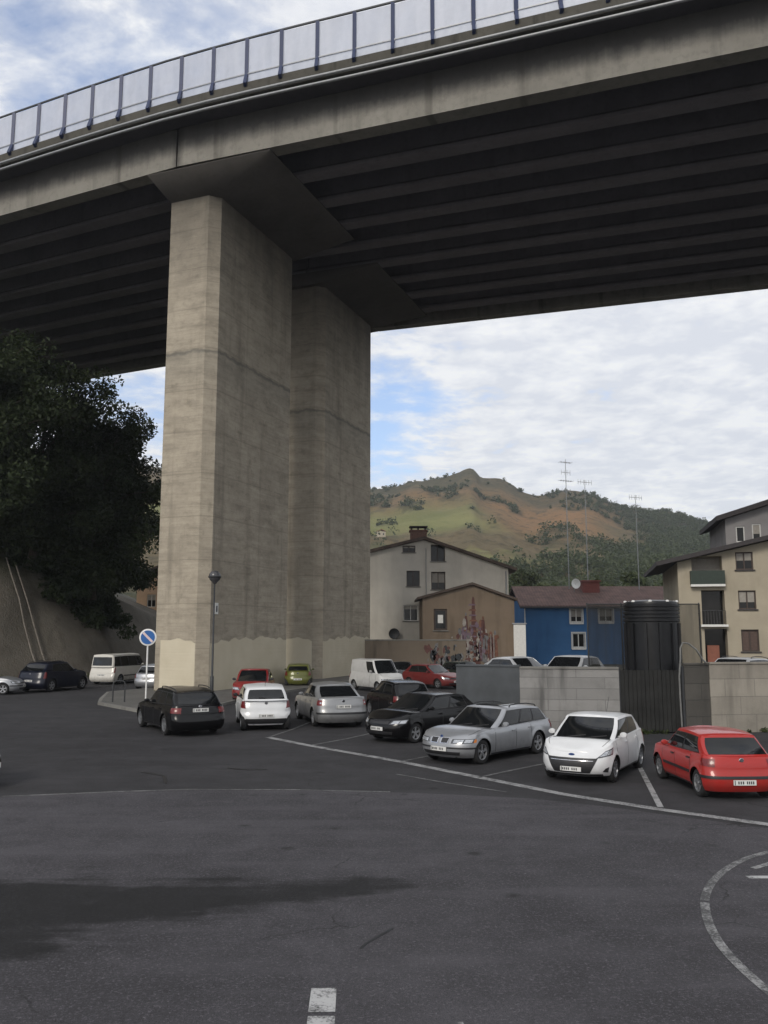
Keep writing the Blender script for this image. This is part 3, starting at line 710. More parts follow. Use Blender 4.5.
mb = MB(); mb.box(.02,11.8+O,-.05,-.004,0,2.7); mb.build('plinth', plain('dark_plinth', (.11,.09,.075), .9, var=.4, scale=1.5), ph)
for (x0,x1) in ((.6+O,1.1+O),(3.0+O,4.2+O)):
    mb = MB(); mb.box(x0,x1,-.09,-.052,.2,2.2); mb.build('door', M['wframe_b'], ph)
def dish(label, loc, yaw, r=.45):
    t = thing('satellite_dish', label, 'satellite dish', loc, yaw)
    mb = MB(); mb.lathe([(0,-.35),(r*.5,-.40),(r,-.52),(r*1.02,-.5),(r*.5,-.36),(0,-.31)], (0,0,0), 'y', 24); return t, mb
t, mb = dish('dark satellite dish on the lower wall of the pale house', (.95,81.95,3.3), 0, .5)
mb.build('reflector', M['darksteel'], t, smooth=40); mb = MB(); mb.bar((0,0,-.3),(0,-.35,0),.05); mb.build('bracket', M['darksteel'], t)
# brown low building with the mural
bh = thing('brown_building', 'low brown rendered building with a shallow gable and a painted mural', 'building', (3.3,74,0))
M['brown'] = render_mat('brown_render', (.205,.16,.12), .6)
top = [(0,6.3),(4.25,7.45),(7.85,6.2)]
hb = [(.95,2.1,3.6,5.4,{'depth':.2})]
facade(bh, 0, 7.85, top, hb, 7, M['brown']); window(bh, hb[0], 0, M['wframe_b'], M['pane'], 0, M['kerb'], .14)
mb = MB(); mb.box(1.3,1.75,.1,.13,4.2,4.9); mb.build('poster', M['white'], bh)
roofslab(bh, [(-.45,6.2),(4.25,7.47),(8.1,6.1)], -.35, 7.3, .2, M['roof_tile'])
def murcol(n_, c): return plain(n_, c, .85, var=.35, scale=3)
MU = dict(b=murcol('mural_brown',(.10,.045,.04)), p=murcol('mural_purple',(.14,.10,.13)), w=murcol('mural_pale',(.27,.25,.23)), g=murcol('mural_grey',(.14,.14,.145)), r=murcol('mural_rust',(.16,.075,.05)))
mur = bpy.data.objects.new('mural', None); COL.objects.link(mur); mur.parent = bh
def mshape(pts, c, lay):
    mb = MB(); n = len(pts); y = -.012-.006*lay
    mb.add([(x,y,z) for x,z in pts]+[(x,y+.005,z) for x,z in pts], [tuple(range(n))]+[(i,n+i,n+(i+1)%n,(i+1)%n) for i in range(n)])
    return mb
rs = random.Random(5)
def blobpoly(cx,cz,rx,rz,n=11,j=.3): return [(cx+rx*cos(2*pi*i/n)*(1+rs.uniform(-j,j)), cz+rz*sin(2*pi*i/n)*(1+rs.uniform(-j,j))) for i in range(n)]
acc = {k:MB() for k in MU}
def put(pts,c,lay): m_ = mshape(pts,c,lay); acc[c].add(m_.v, m_.f)
lay_ = 0
def figure(cx,z0,h,w,c1,c2):          # a standing draped shape with a head and folds
    global lay_
    put([(cx-w*.5,z0),(cx+w*.5,z0),(cx+w*.42,z0+h*.45),(cx+w*.26,z0+h*.8),(cx-w*.24,z0+h*.8),(cx-w*.44,z0+h*.5)],c1,lay_)
    put(blobpoly(cx,z0+h*.9,w*.2,h*.1,9,.12),c2,lay_+1)
    for q in range(5):
        x = cx+rs.uniform(-.35,.35)*w; z = z0+rs.uniform(.05,.4)*h; put([(x,z),(x+w*.09,z),(x+w*.05,z+h*.35),(x-w*.02,z+h*.33)],c2 if q%2 else 'b',lay_+2)
    lay_ = (lay_+3)%9
put([(4.12,2.2),(4.62,2.2),(4.55,4.3),(4.44,6.3),(4.32,6.5),(4.22,6.2),(4.16,4.4)],'b',0)
for k in range(7): z = 3.0+k*.45; put([(4.0-.02*k,z),(4.75-.03*k,z),(4.7-.03*k,z+.12),(4.04,z+.14)],'r' if k%2 else 'p',1)
for (cx,z0,h,w_,a,b_) in ((3.0,1.0,2.3,.75,'r','b'),(3.55,1.0,3.6,.8,'p','w'),(3.9,.8,2.6,.7,'w','p'),(4.95,1.0,3.5,.85,'p','r'),(5.35,.9,2.8,.6,'g','w'),(5.8,1.0,2.5,.7,'b','r'),(4.45,.7,2.0,.9,'b','p'),(6.15,1.4,2.2,.5,'r','g'),(5.15,3.2,1.6,.4,'b','r'),(3.7,3.6,1.5,.35,'b','g')): figure(cx,z0,h,w_,a,b_)
for k in range(70):
    x = rs.gauss(4.5,.85); z = rs.uniform(.9,4.6-abs(x-4.5)*.8); r_ = rs.uniform(.05,.16); put(blobpoly(x,z,r_,r_*rs.uniform(.8,2.4),7,.4),rs.choice('bpwgr'),10+k%4)
for x in (5.75,6.0): put([(x,.9),(x+.07,.9),(x+.06,3.2),(x,3.3)],'w',14)
mb = MB(); mats = []
for i,(k,m_) in enumerate(acc.items()): mb.add(m_.v, m_.f, i); mats.append(MU[k])
COL.objects.unlink(mur); bpy.data.objects.remove(mur)
mb.build('mural', mats, bh)
# graffiti yard wall
gw = thing('yard_wall', 'low rough yard wall with dark graffiti in front of the pale house', 'wall', (-2.0,70,0))
mb = MB(); mb.box(0,8.6,0,.3,-.1,2.75); mb.build('wall', render_mat('rough_brown_wall', (.17,.14,.11), .8), gw)
rs = random.Random(9); mb = MB()
for i in range(60):
    pts = blobpoly(rs.gauss(6.6,1.0),rs.uniform(.6,2.4),rs.uniform(.06,.22),rs.uniform(.1,.4),8,.5); m_ = mshape(pts,'x',i%4); mb.add(m_.v, m_.f, i%3)
mb.build('graffiti', [MU['g'],MU['b'],plain('graffiti_black',(.03,.035,.04),.8)], gw)
mb = MB(); mb.box(-.05,8.65,-.05,.35,2.752,2.85); mb.build('coping', M['kerb'], gw)
# white container shed
ws = thing('white_shed', 'small white metal shed with a red base strip between the brown and blue buildings', 'shed', (10.9,73,0), radians(-8))
mb = MB(); mb.box(0,1.0,0,4,.6,4.1); 
for i in range(5): mb.box(.1+i*.18,.16+i*.18,-.02,0,.7,4.0)
mb.build('wall', M['white'], ws)
mb = MB(); mb.box(-.03,1.03,-.03,4,0,.6); mb.build('base_strip', plain('red_strip', (.25,.04,.035), .6), ws)
mb = MB(); mb.box(-.1,1.1,-.1,4.1,4.1,4.2); mb.build('roof', M['steel'], ws)
# blue house
bl = thing('blue_house', 'bright blue rendered house with a red-brown roof behind the parked cars', 'house', (15.4,95,0), radians(0))
M['blue'] = render_mat('blue_render', (.05,.145,.32), .35)
HB_ = [(5.05,6.35,4.55,6.05,{'depth':.2}),(5.2,6.55,1.8,3.35,{'depth':.2}),(8.2,9.7,4.6,6.1,{'depth':.2})]
facade(bl, 0, 18, [(0,6.3),(18,6.3)], HB_, 10, M['blue'])
for h in HB_: window(bl, h, 0, M['wframe_w'], M['pane'], 1, M['white'], .1, .14)
mb = MB(); mb.add([(-.6,-.8,6.1),(18.6,-.8,6.1),(18.6,5,8.5),(-.6,5,8.5),(-.6,10.8,6.1),(18.6,10.8,6.1),(-.6,-.8,6.32),(18.6,-.8,6.32),(18.6,5,8.74),(-.6,5,8.74),(-.6,10.8,6.32),(18.6,10.8,6.32)],
  [(3,2,1,0),(5,2,3,4),(6,7,8,9),(9,8,11,10),(0,1,7,6),(4,10,11,5),(0,6,9,3),(3,9,10,4),(1,2,8,7),(2,5,11,8)]); mb.build('roof', M['roof_red'], bl)
mb = MB(); mb.add([(.0,0,6.3),(0,10,6.3),(0,5,8.4),(18,0,6.3),(18,10,6.3),(18,5,8.4)], [(0,2,1),(3,4,5)]); mb.build('gable', M['blue'], bl)
mb = MB(); mb.box(7.2,9.1,3.0,4.6,7.3,9.15); mb.box(7.05,9.25,2.85,4.75,9.15,9.32); mb.build('chimney', plain('red_chimney', (.17,.05,.04), .85, var=.25), bl)
mb = MB(); mb.box(-.004,.1,-.06,-.002,0,6.1); mb.build('drainpipe', M['wframe_w'], bl)
mb = MB(); mb.tube([(-.6,-.86,6.12),(18.6,-.86,6.12)], .09, 8); mb.build('gutter', M['darksteel'], bl)
t, mb = dish('pale satellite dish on the roof of the blue house', (21.6,98,8.9), radians(15), .55)
mb.build('reflector', M['white'], t, smooth=40); mb = MB(); mb.tube([(0,0,-.9),(0,-.2,-.3),(0,-.35,0)], .04, 6); mb.build('bracket', M['steel'], t)
def mast(label, x, y, zb_, zt_, arms):
    t = thing('aerial_mast', label, 'aerial', (x,y,zb_), 0, 'aerial masts on the blue house'); h = zt_-zb_
    mb = MB(); mb.tube([(0,0,0),(0,0,h*.6),(0,0,h)], [.06,.05,.03], 6); mb.build('mast', M['steel'], t, smooth=60)
    for (z_,len_,ne,up) in arms:
        mb = MB(); a = radians(25); ca, sa = cos(a), sin(a)
        mb.bar((-len_/2*ca,-len_/2*sa,h-z_),(len_/2*ca,len_/2*sa,h-z_),.05)
        for i in range(ne):
            q_ = lerp(-.48,.48,i/max(1,ne-1))*len_
            if up: mb.bar((q_*ca,q_*sa,h-z_-.3),(q_*ca,q_*sa,h-z_+.3),.03)
            else: mb.bar((q_*ca-.35*sa,q_*sa+.35*ca,h-z_),(q_*ca+.35*sa,q_*sa-.35*ca,h-z_),.03)
        mb.build('antenna', M['steel'], t)
mast('tallest roof aerial mast with four stacked antennas, left of the other two', 21.3, 99.2, 8.3, 23.6, [(.4,1.6,5,False),(1.6,1.3,4,True),(2.6,1.8,6,False),(3.8,1.2,4,True)])
mast('middle roof aerial mast with one short antenna near the top, on the red-brown roof', 23.45, 99, 8.3, 21.1, [(.3,2.0,6,True)])
mast('shortest roof aerial mast with one antenna, at the right end of the red-brown roof', 29.3, 99, 8.3, 19.3, [(.3,1.9,6,True),(1.2,.9,3,False)])
# cream apartment block on the right
cb = thing('cream_apartments', 'cream apartment block with stacked balconies and a dark overhanging roof at the right', 'apartment block', (20.9,61.2,0), radians(-13))
M['cream'] = render_mat('cream_render', (.40,.355,.275), .3)
R = .55
HC = [(3.9,5.05,7.75,9.0,{'depth':.22}),(3.95,5.1,5.0,6.3,{'depth':.22}),(4.0,5.15,2.1,3.6,{'depth':.22}),(6.6,7.8,7.75,9.0,{'depth':.22}),(6.6,7.8,5.0,6.3,{'depth':.22}),(6.6,7.8,2.1,3.6,{'depth':.22}),
      (.95,3.0,6.75,8.75,{'depth':1.1}),(1.5,3.05,3.95,6.35,{'depth':1.1}),(1.6,3.1,1.0,3.65,{'depth':1.1})]
# verge of the low-pitched roof climbs to the right
top = [(0,8.35),(9.5,10.5)]
facade(cb, 0, 9.5, top, HC, 12, M['cream'])
for i,h in enumerate(HC[:6]):
    window(cb, h, 0, M['wframe_b'], M['shutter'] if i in (2,5) else M['pane'], 1, M['roof_dark'], .09)
M['balcony'] = plain('green_balcony_panel', (.02,.035,.026), .6, var=.2)
for i,h in enumerate(HC[6:]):
    a,b,c,d_ = h[:4]
    mb = MB(); mb.box(a+.01,b-.01,1.08,1.12,c,d_); bk = mb.build('balcony_back', M['pane'] if i else M['curtain'], cb)
    mb = MB(); mb.box(a-.15,b+.08,-.5,1.0,c-.16,c-.003); mb.build('balcony_slab', M['white'], cb)
    if i == 0: mb = MB(); mb.box(a-.15,b+.08,-.5,-.46,c,c+.95); mb.box(a-.15,a-.11,-.46,0,c,c+.95); mb.build('balcony_railing', M['balcony'], cb)
    elif i == 2:
        mb = MB(); mb.box(a+.2,b-.5,.6,.66,c+.2,c+1.5); mb.build('door', plain('rust_door', (.22,.08,.05), .7), cb)
    else:
        mb = MB()
        for k in range(9): x = lerp(a,b,k/8); mb.bar((x,-.05,c),(x,-.05,c+.95),.025)
        mb.bar((a,-.05,c+.96),(b,-.05,c+.96),.04); mb.build('balcony_railing', M['darksteel'], cb)
roofslab(cb, [(-1.5,8.05),(11,10.9)], -1.0, 12.5, .3, M['roof_dark'])
# attic storey stepped back with its own roof
HA = [(.7,1.3,.75,1.9),(1.8,2.4,.9,2.05),(3.9,4.6,1.2,2.5),(5.0,5.7,1.4,2.7)]
at_ = bpy.data.objects.new('attic_storey', None)
mb = MB(); A0 = (3.6,1.6,9.1)
atp = MB(); atp.prism([(0,0),(7.5,0),(7.5,8),(0,8)], 0, .01)
ax, ay, az_ = A0
HA2 = [(ax+a,ax+b,az_+c,az_+d_,{'depth':.15}) for a,b,c,d_ in HA]
facade(cb, ax, ax+8, [(ax,az_+2.45),(ax+8,az_+4.9)], HA2, 8, render_mat('grey_attic_render', (.26,.25,.25), .3), z0=az_-.4, y=ay, name='attic_wall')
for h in HA2: window(cb, h, ay, M['wframe_w'], M['pane'], 0, None, .08)
roofslab(cb, [(ax-.7,az_+2.25),(ax+8.5,az_+5.1)], ay-.8, ay+8.6, .35, M['roof_dark'], 'attic_roof')
# sliver of a peach house behind the trees
pe = thing('peach_house', 'peach coloured house glimpsed between the trees and the pier', 'house', (-27.5,96,0), radians(-6))
facade(pe, 0, 7, [(0,9.6),(7,9.6)], [(1.2,2.2,6.2,7.6),(4.2,5.2,6.2,7.6),(1.2,2.2,3,4.4),(4.2,5.2,3,4.4)], 8, render_mat('peach_render', (.55,.39,.27), .15))
for h in [(1.2,2.2,6.2,7.6),(4.2,5.2,6.2,7.6),(1.2,2.2,3,4.4),(4.2,5.2,3,4.4)]: window(pe, h, 0, M['wframe_w'], M['pane'], 1)
roofslab(pe, [(-.4,9.5),(3.5,10.9),(7.4,9.5)], -.5, 8.5, .25, M['roof_tile'])
# farmhouse on the meadow
FARM_Y, FARM_Z = 470., 52.
fh = thing('farmhouse', 'tiny pale farmhouse with an orange roof on the green meadow of the hill', 'house', (-1.2,FARM_Y,FARM_Z), radians(10), None, .6)
mb = MB(); mb.box(-3.5,3.5,0,6,-3,4.5); mb.build('wall', M['cream'], fh); roofslab(fh, [(-4,4.4),(0,6.2),(4,4.4)], -.5, 6.5, .3, plain('orange_roof', (.24,.1,.05), .8))
for x in (-2,1.2): mb = MB(); mb.box(x,x+1,-.06,.0,1.5,3.0); mb.build('window', M['pane'], fh)
# ------------------------------------------------------------------ cars
def make_wheel(root, x, y, R, wd, rimmat, spokes=5):
    s = 1 if y > 0 else -1
    mb = MB(); rr = R*.64; h = wd/2
    mb.lathe([(rr,-h*.9),(R*.86,-h),(R*.97,-h*.8),(R,-h*.45),(R,h*.45),(R*.97,h*.8),(R*.86,h),(rr,h*.9),(rr*.98,h*.5)], (0,0,0), 'y', 28)
    w_ = mb.build('wheel', M['rubber'], root, smooth=50); w_.location = (x,y,R)
    mb = MB(); o = s*h
    mb.lathe([(rr*1.01,o*.92),(rr*.93,o*.9),(rr*.9,o*.55),(rr*.9,-o*.5)], (0,0,0), 'y', 28, 0)
    mb.lathe([(rr*.9,o*.45),(0,o*.45)], (0,0,0), 'y', 20, 1)
    mb.lathe([(0,o*.86),(rr*.2,o*.86),(rr*.24,o*.6)], (0,0,0), 'y', 14, 0)
    for k in range(spokes):
        t = 2*pi*k/spokes+.3
        for a_ in (-.0,):
            d_ = Vector((cos(t),0,sin(t))); n_ = Vector((-sin(t),0,cos(t)))
            p0, p1 = d_*rr*.15, d_*rr*.95
            w0, w1 = rr*.13, rr*.19
            y0, y1 = o*.82, o*.84
            mb.add([p0-n_*w0+Vector((0,y0,0)),p0+n_*w0+Vector((0,y0,0)),p1+n_*w1+Vector((0,y1,0)),p1-n_*w1+Vector((0,y1,0)),
                    p0-n_*w0+Vector((0,o*.5,0)),p0+n_*w0+Vector((0,o*.5,0)),p1+n_*w1+Vector((0,o*.5,0)),p1-n_*w1+Vector((0,o*.5,0))],
                   [(0,1,2,3),(0,4,5,1),(1,5,6,2),(2,6,7,3),(3,7,4,0)], 0)
    mb.build('rim', [rimmat, M['under']], w_, smooth=30, recalc=False)

BASE = dict(L=3.95, W=1.70, H=1.48, wb=2.49, fo=.80, R=.30, rf=.62, rr=.42, kf=2.5, kr=3.0,
    zs=None, wx=(1.02,.32,-1.42,-1.80), wt=.79, gb=.93, belt=.93, hood=.74, tailz=.95,
    win=[(.80,.10),(.03,-.60)], front='plain', tail='hatch', rails=False, moul=None, bumper='body', handles=2, arch=1.14, doors=(.55,-.55), roofdrop=.10, spokes=5, alloy=True)
def car(name, label, cat, x, y, yaw, paintmat, scale=1., group='cars parked under and beside the viaduct', **kw):
    S = dict(BASE); S.update(kw)
    L,W,H,R = S['L'],S['W']/2,S['H'],S['R']
    xF,xR = L/2,-L/2; af = xF-S['fo']; ar = af-S['wb']; rf,rr,kf,kr = S['rf'],S['rr'],S['kf'],S['kr']
    xwb,xwt,xrt,xrb = S['wx']
    zsp = S['zs'] or [(xR,S['tailz']-.06),(xR+.25,S['tailz']),(xrb,S['tailz']),(0,S['belt']),(xwb,S['belt']-.02),(lerp(xwb,xF,.45),lerp(S['belt'],S['hood'],.40)),(xF-.22,S['hood']),(xF,S['hood']-.09)]
    zsp = sorted(zsp)
    def zs(xx): return sinterp(zsp, xx)
    fprof = S.get('fprof') or [(.18,.14),(.28,.03),(.40,0),(.52,.01),(.62,.05),(.74,.16),(.95,.3)]
    rprof = S.get('rprof') or [(.18,.12),(.30,.03),(.44,0),(.56,.02),(.60,.06),(.75,.07),(.95,.14),(1.2,.22)]
    def dw(z): return sinterp([(.15,-.10),(.26,-.035),(.45,-.005),(.62,0.0),(.80,-.012),(S['belt'],-.045),(1.3,-.08)], z)
    Ra = R*S['arch']
    def flare(xx,z):
        d_ = min(abs(hypot(xx-a_,z-R)-Ra) for a_ in (af,ar)); return .018*ss(1-d_/.12)
    def pos(xn,yn,z):
        sc_ = (W+dw(z)+flare(xn,z)*(abs(yn)>W*.9))/W
        return Vector((xn-sinterp(fprof,z)*ss((xn-(xF-.85))/.85)+sinterp(rprof,z)*ss(((xR+.85)-xn)/.85), yn*sc_, z))
    def fring(ph): ph=max(0.,min(90.,ph)); return xF-rf+rf*max(cos(radians(ph)),0)**(2/kf), W*sin(radians(ph))**(2/kf)
    def rring(ph): ph=max(0.,min(90.,ph)); return xR+rr-rr*max(cos(radians(ph)),0)**(2/kr), W*sin(radians(ph))**(2/kr)
    ring = [fring(p) for p in (0,8,16,24,32,40,48,56,62,68,74,79,83,87,90)]
    st = set(); xx = xF-rf-.09
    while xx > xR+rr+.05: st.add(round(xx,3)); xx -= .11
    for a_ in (af,ar):
        st = {q for q in st if abs(abs(q-a_)-Ra) > .03}
        for k in range(13): st.add(round(a_+Ra*cos(pi*k/12),3))
        st.add(round(a_+Ra+.003,3)); st.add(round(a_-Ra-.003,3))
    st = [q for q in st if xR+rr+.005 < q < xF-rf-.005]
    ringx = ring+[(q,W) for q in sorted(st,reverse=True)]+[rring(p) for p in (90,87,83,79,74,68,62,56,48,40,32,24,16,8,0)]
    # arch stations that fall inside the rounded ends
    extra = []
    for a_ in (af,ar):
        for k in range(13):
            q = a_+Ra*cos(pi*k/12)
            if q > xF-rf-.005 and q < xF-.02: extra.append((q, W*(1-((q-(xF-rf))/rf)**kf)**(1/kf) if q > xF-rf else W))
            if q < xR+rr+.005 and q > xR+.02: extra.append((q, W*(1-(((xR+rr)-q)/rr)**kr)**(1/kr) if q < xR+rr else W))
    ringx += extra
    ringx.sort(key=lambda p:(-p[0], p[1] if p[0] > 0 else -p[1]))
    def zb(xn,yn):
        z = lerp(.20,.17,ss(abs(xn)/L))
        if abs(yn) > W*.62:
            for a_ in (af,ar):
                d_ = abs(xn-a_)
                if d_ <= Ra+.001: z = max(z, R+sqrt(max(0,Ra*Ra-d_*d_)))
        return z
    NL = 10; n = len(ringx); mb = MB(); vs = []
    for sgn in (1,-1):
        for xn,yn in ringx:
            b_,t_ = zb(xn,yn), zs(xn)
            for j in range(NL+1): p = pos(xn,yn,lerp(b_,t_,j/NL)); vs.append((p.x,p.y*sgn,p.z))
    idx = lambda s_,i,j: s_*n*(NL+1)+i*(NL+1)+j
    fs = []
    for i in range(n-1):
        for j in range(NL):
            fs.append((idx(0,i,j),idx(0,i,j+1),idx(0,i+1,j+1),idx(0,i+1,j)))
            fs.append((idx(1,i,j),idx(1,i+1,j),idx(1,i+1,j+1),idx(1,i,j+1)))
    mb.add(vs, fs, 0)
    # bonnet / deck / top skin
    fr = (.985,.95,.88,.7,.45,.2)
    rows = []
    for xn,yn in ringx:
        p = pos(xn,yn,zs(xn)); cr = .055*ss((p.x-xwb+.1)/.5)*ss((xF+.1-p.x)/.5)+.03*ss((xrb-p.x)/.3)
        row = []
        for s_ in (1,)+fr+(0,)+tuple(-q for q in reversed(fr))+(-1,):
            u_ = abs(s_); row.append((p.x, p.y*s_, p.z+(cr+.025)*(1-u_**5)*min(1,p.y/.3)))
        rows.append(row)
    m_ = len(rows[0]); vs = [q for r_ in rows for q in r_]
    fs = [(i*m_+k,i*m_+k+1,(i+1)*m_+k+1,(i+1)*m_+k) for i in range(n-1) for k in range(m_-1)]
    mb.add(vs, [f[::-1] for f in fs], 0)
    # cabin
    wbs, wts = W*S['gb'], W*S['wt']
    xi = [1,1,1,1,1,.99,.955]+[.85-.17*k for k in range(11)]+[-.955,-.99,-1,-1,-1,-1,-1]
    et = [0,.25,.5,.72,.86,.95,.995]+[1]*11+[.995,.95,.86,.72,.5,.25,0]
    def cab(xi_,et_,t):
        f_ = t+.06*sin(pi*t)
        xf_ = lerp(xwb,xwt,f_); xr_ = lerp(xrb,xrt,t+.10*sin(pi*t)); xc,hx = (xf_+xr_)/2,(xf_-xr_)/2
        hw = lerp(wbs,wts,t)+.028*sin(pi*t)
        e = abs(et_)
        xx = xc+hx*xi_ - (.10*e*e*max(0,xi_) - .07*e*e*max(0,-xi_))*(1 if abs(xi_)>.9 else 0) - (0)
        hw *= 1-.07*((1-xi_)/2)**2-.05*max(0,xi_)**3
        zt = H-.035-S['roofdrop']*((xi_-.15)/1.15)**2*(1 if xi_<.15 else .45)-.02*e**4
        z0_ = zs(xx)-.012
        return Vector((xx, hw*et_, lerp(z0_,zt,t)))
    NT = 6; nn = len(xi); vs = []
    for s_ in (1,-1):
        for a_,b_ in zip(xi,et):
            for j in range(NT+1): p = cab(a_,b_*s_,j/NT); vs.append(tuple(p))
    ci = lambda s_,i,j: s_*nn*(NT+1)+i*(NT+1)+j
    fs = []
    for i in range(nn-1):
        for j in range(NT):
            fs.append((ci(0,i,j),ci(0,i,j+1),ci(0,i+1,j+1),ci(0,i+1,j))); fs.append((ci(1,i,j),ci(1,i+1,j),ci(1,i+1,j+1),ci(1,i,j+1)))
    mb.add(vs, fs, 0)
    rows = []
    for a_,b_ in zip(xi,et):
        p = cab(a_,b_,1); row = []
        for s_ in (1,.97,.9,.7,.4,0,-.4,-.7,-.9,-.97,-1): row.append((p.x,p.y*s_,p.z+.035*(1-abs(s_)**4)*min(1,p.y/.3)))
        rows.append(row)
    m_ = 11; vs = [q for r_ in rows for q in r_]
    mb.add(vs, [(i*m_+k,(i+1)*m_+k,(i+1)*m_+k+1,i*m_+k+1) for i in range(nn-1) for k in range(m_-1)], 0)
    # surface lookups
    def yn_at(xx):
        if xx > xF-rf: return W*max(0,1-((xx-(xF-rf))/rf)**kf)**(1/kf)
        if xx < xR+rr: return W*max(0,1-(((xR+rr)-xx)/rr)**kr)**(1/kr)
        return W
    def side(xx,z,s_): p = pos(xx,yn_at(xx),z); return Vector((p.x,p.y*s_,p.z))
    def fr_(ph,z): a_ = fring(abs(ph)); p = pos(a_[0],a_[1],z); return Vector((p.x,p.y*(1 if ph>=0 else -1),p.z))
    def re_(ph,z): a_ = rring(abs(ph)); p = pos(a_[0],a_[1],z); return Vector((p.x,p.y*(1 if ph>=0 else -1),p.z))
    def quad(F,c,s_=1):       # bilinear patch in (phi,z)
        (p0,z0),(p1,z1),(p2,z2),(p3,z3) = c
        return lambda s,t: F(s_*lerp(lerp(p0,p1,s),lerp(p3,p2,s),t), lerp(lerp(z0,z1,s),lerp(z3,z2,s),t))
    cen = (0,0,.65)
    # seams and mouldings are surface pattern of the body
    d1,d2 = S['doors']
    for s_ in (1,-1):
        for xd in ([xwb-.12,d1-.5] if d2 is None else [xwb-.12,d1-.55,ar+Ra*.9+.04]):
            mb.patch(lambda s,t,xd=xd: side(xd+(s-.5)*.014,lerp(.27,zs(xd)-.02,t),s_), 1, 8, .0015, .006, cen, 1)
        mb.patch(lambda s,t: side(lerp(af-Ra-.05,ar+Ra+.05,s),lerp(.205,.245,t),s_), 12, 1, .004, .01, cen, 1)
        if S['moul']:
            z_ = S['moul']; mb.patch(lambda s,t: side(lerp(af-Ra-.03,ar+Ra+.03,s),lerp(z_-.03,z_+.03,t),s_), 14, 1, .012, .01, cen, 1)
    root = thing(name, label, cat, (x,y,.008), radians(yaw), group, scale)
    body = mb.build('body', [paintmat, M['black']], root, smooth=42)
    mb = MB(); mb.box(xR+.25,xF-.3,-W+.26,W-.26,.17,.60); mb.box(xR+.12,xF-.16,-W+.4,W-.4,.2,.45); mb.build('underbody', M['under'], root)
    # glass
    mb = MB(); mb.patch(lambda s,t: cab(1,lerp(-.89,.89,s),lerp(.05,.95,t)), 12, 6, .006, .01, cen); mb.build('windscreen', M['glass'], root, smooth=40)
    if S['tail'] != 'pickup':
        a0,a1 = S.get('rwin',(.12,.92)); rwid = S.get('rwid',.86)
        mb = MB(); mb.patch(lambda s,t: cab(-1,lerp(-rwid,rwid,s),lerp(a0,a1,t)), 12, 6, .006, .01, cen); mb.build('rear_window', M['glass'], root, smooth=40)
    for s_ in (1,-1):
        for a_,b_ in S['win']:
            mb = MB(); mb.patch(lambda s,t: cab(lerp(a_,b_,s),s_,lerp(.10,.84,t)), 8, 6, .006, .012, cen); mb.build('side_window', M['glass'], root, smooth=40)
        a_,b_ = S['win'][0][0]+.025,S['win'][-1][1]-.03
        mb = MB(); mb.patch(lambda s,t: cab(lerp(a_,b_,s),s_,lerp(.055,.875,t)), 20, 6, .0025, .01, cen); mb.build('window_surround', M['black'], root, smooth=40)
    # wheels
    for a_ in (af,ar):
        for s_ in (1,-1): make_wheel(root, a_, s_*(W-.115), R, .20, M['alloy'] if S['alloy'] else M['steel'], S['spokes'])
    # mirrors, handles
    for s_ in (1,-1):
        p = cab(.72,s_,.12); mb = MB(); mb.lathe([(0,-.05),(.05,-.045),(.07,-.01),(.066,.04),(0,.045)], (0,0,0), 'x', 14)
        mb.v = [(v_[0],v_[1]*1.25,v_[2]*.9) for v_ in mb.v]; mb.bar((0,-s_*.06,-.04),(-.01,-s_*.16,-.06),.04)
        o = mb.build('wing_mirror', M['black'] if S.get('blackmirror') else paintmat, root, smooth=50); o.location = (p.x-.02,p.y+s_*.13,p.z+.04)
        for xd in ([d1-.42] if d2 is None else [d1-.42,d2-.30]):
            q = side(xd,zs(xd)-.12,s_); mb = MB(); mb.bar((q.x-.085,q.y+s_*.018,q.z),(q.x+.085,q.y+s_*.018,q.z),.028,.03); mb.build('door_handle', M['black'] if S['moul'] else paintmat, root)
    def piece(nm,F,c,mat,s_=1,off=.006,ns=10,nt=4,dep=.012,parent=None):
        mb = MB(); mb.patch(quad(F,c,s_), ns, nt, off, dep, cen); return mb.build(nm, mat, parent or root, smooth=40)
    def plate(F, z, wd_, hg):
        mb = MB(); c_ = F(0,z); n_ = -1 if F is re_ else 1
        mb.box(-.01,.01,-wd_/2,wd_/2,-hg/2,hg/2); o = mb.build('licence_plate', M['plate'], root); o.location = (c_.x+n_*.018,0,z)
        mb = MB(); xs_ = [-.40,-.31,-.22,-.13,.05,.15,.25]
        for q in xs_: mb.box(n_*.0105 if n_>0 else -.0125,n_*.0125 if n_>0 else -.0105,q*wd_,q*wd_+wd_*.055,-hg*.28,hg*.28)
        mb.box(*( (.0105,.0125) if n_>0 else (-.0125,-.0105) ), wd_*.44*-n_-.008, wd_*.44*-n_+.008, -hg*.45, hg*.45)
        mb.build('characters', M['ink'], o)
    def oval(F,z,ry,rz,mat,nm='emblem'):
        c_ = F(0,z); n_ = -1 if F is re_ else 1; mb = MB(); mb.lathe([(0,.012*n_),(.8,.012*n_),(1,.0),(1,-.01*n_)], (0,0,0), 'x', 18)
        mb.v = [(v_[0],v_[1]*ry,v_[2]*rz) for v_ in mb.v]; o = mb.build(nm, mat, root, smooth=40); o.location = (c_.x+n_*.012,0,z)
    def lamp(c, s_):
        base = piece('headlight', fr_, c, M['lampdark'], s_, ns=14)
        def mp(u,v_): return tuple(lerp(lerp(c[0][k],c[1][k],u),lerp(c[3][k],c[2][k],u),v_) for k in (0,1))
        for u0,u1 in ((.08,.46),(.52,.90)): piece('lens', fr_, [mp(u0,.16),mp(u1,.16),mp(u1,.84),mp(u0,.84)], M['lampglass'], s_, .011, 6, 3, .006, base)
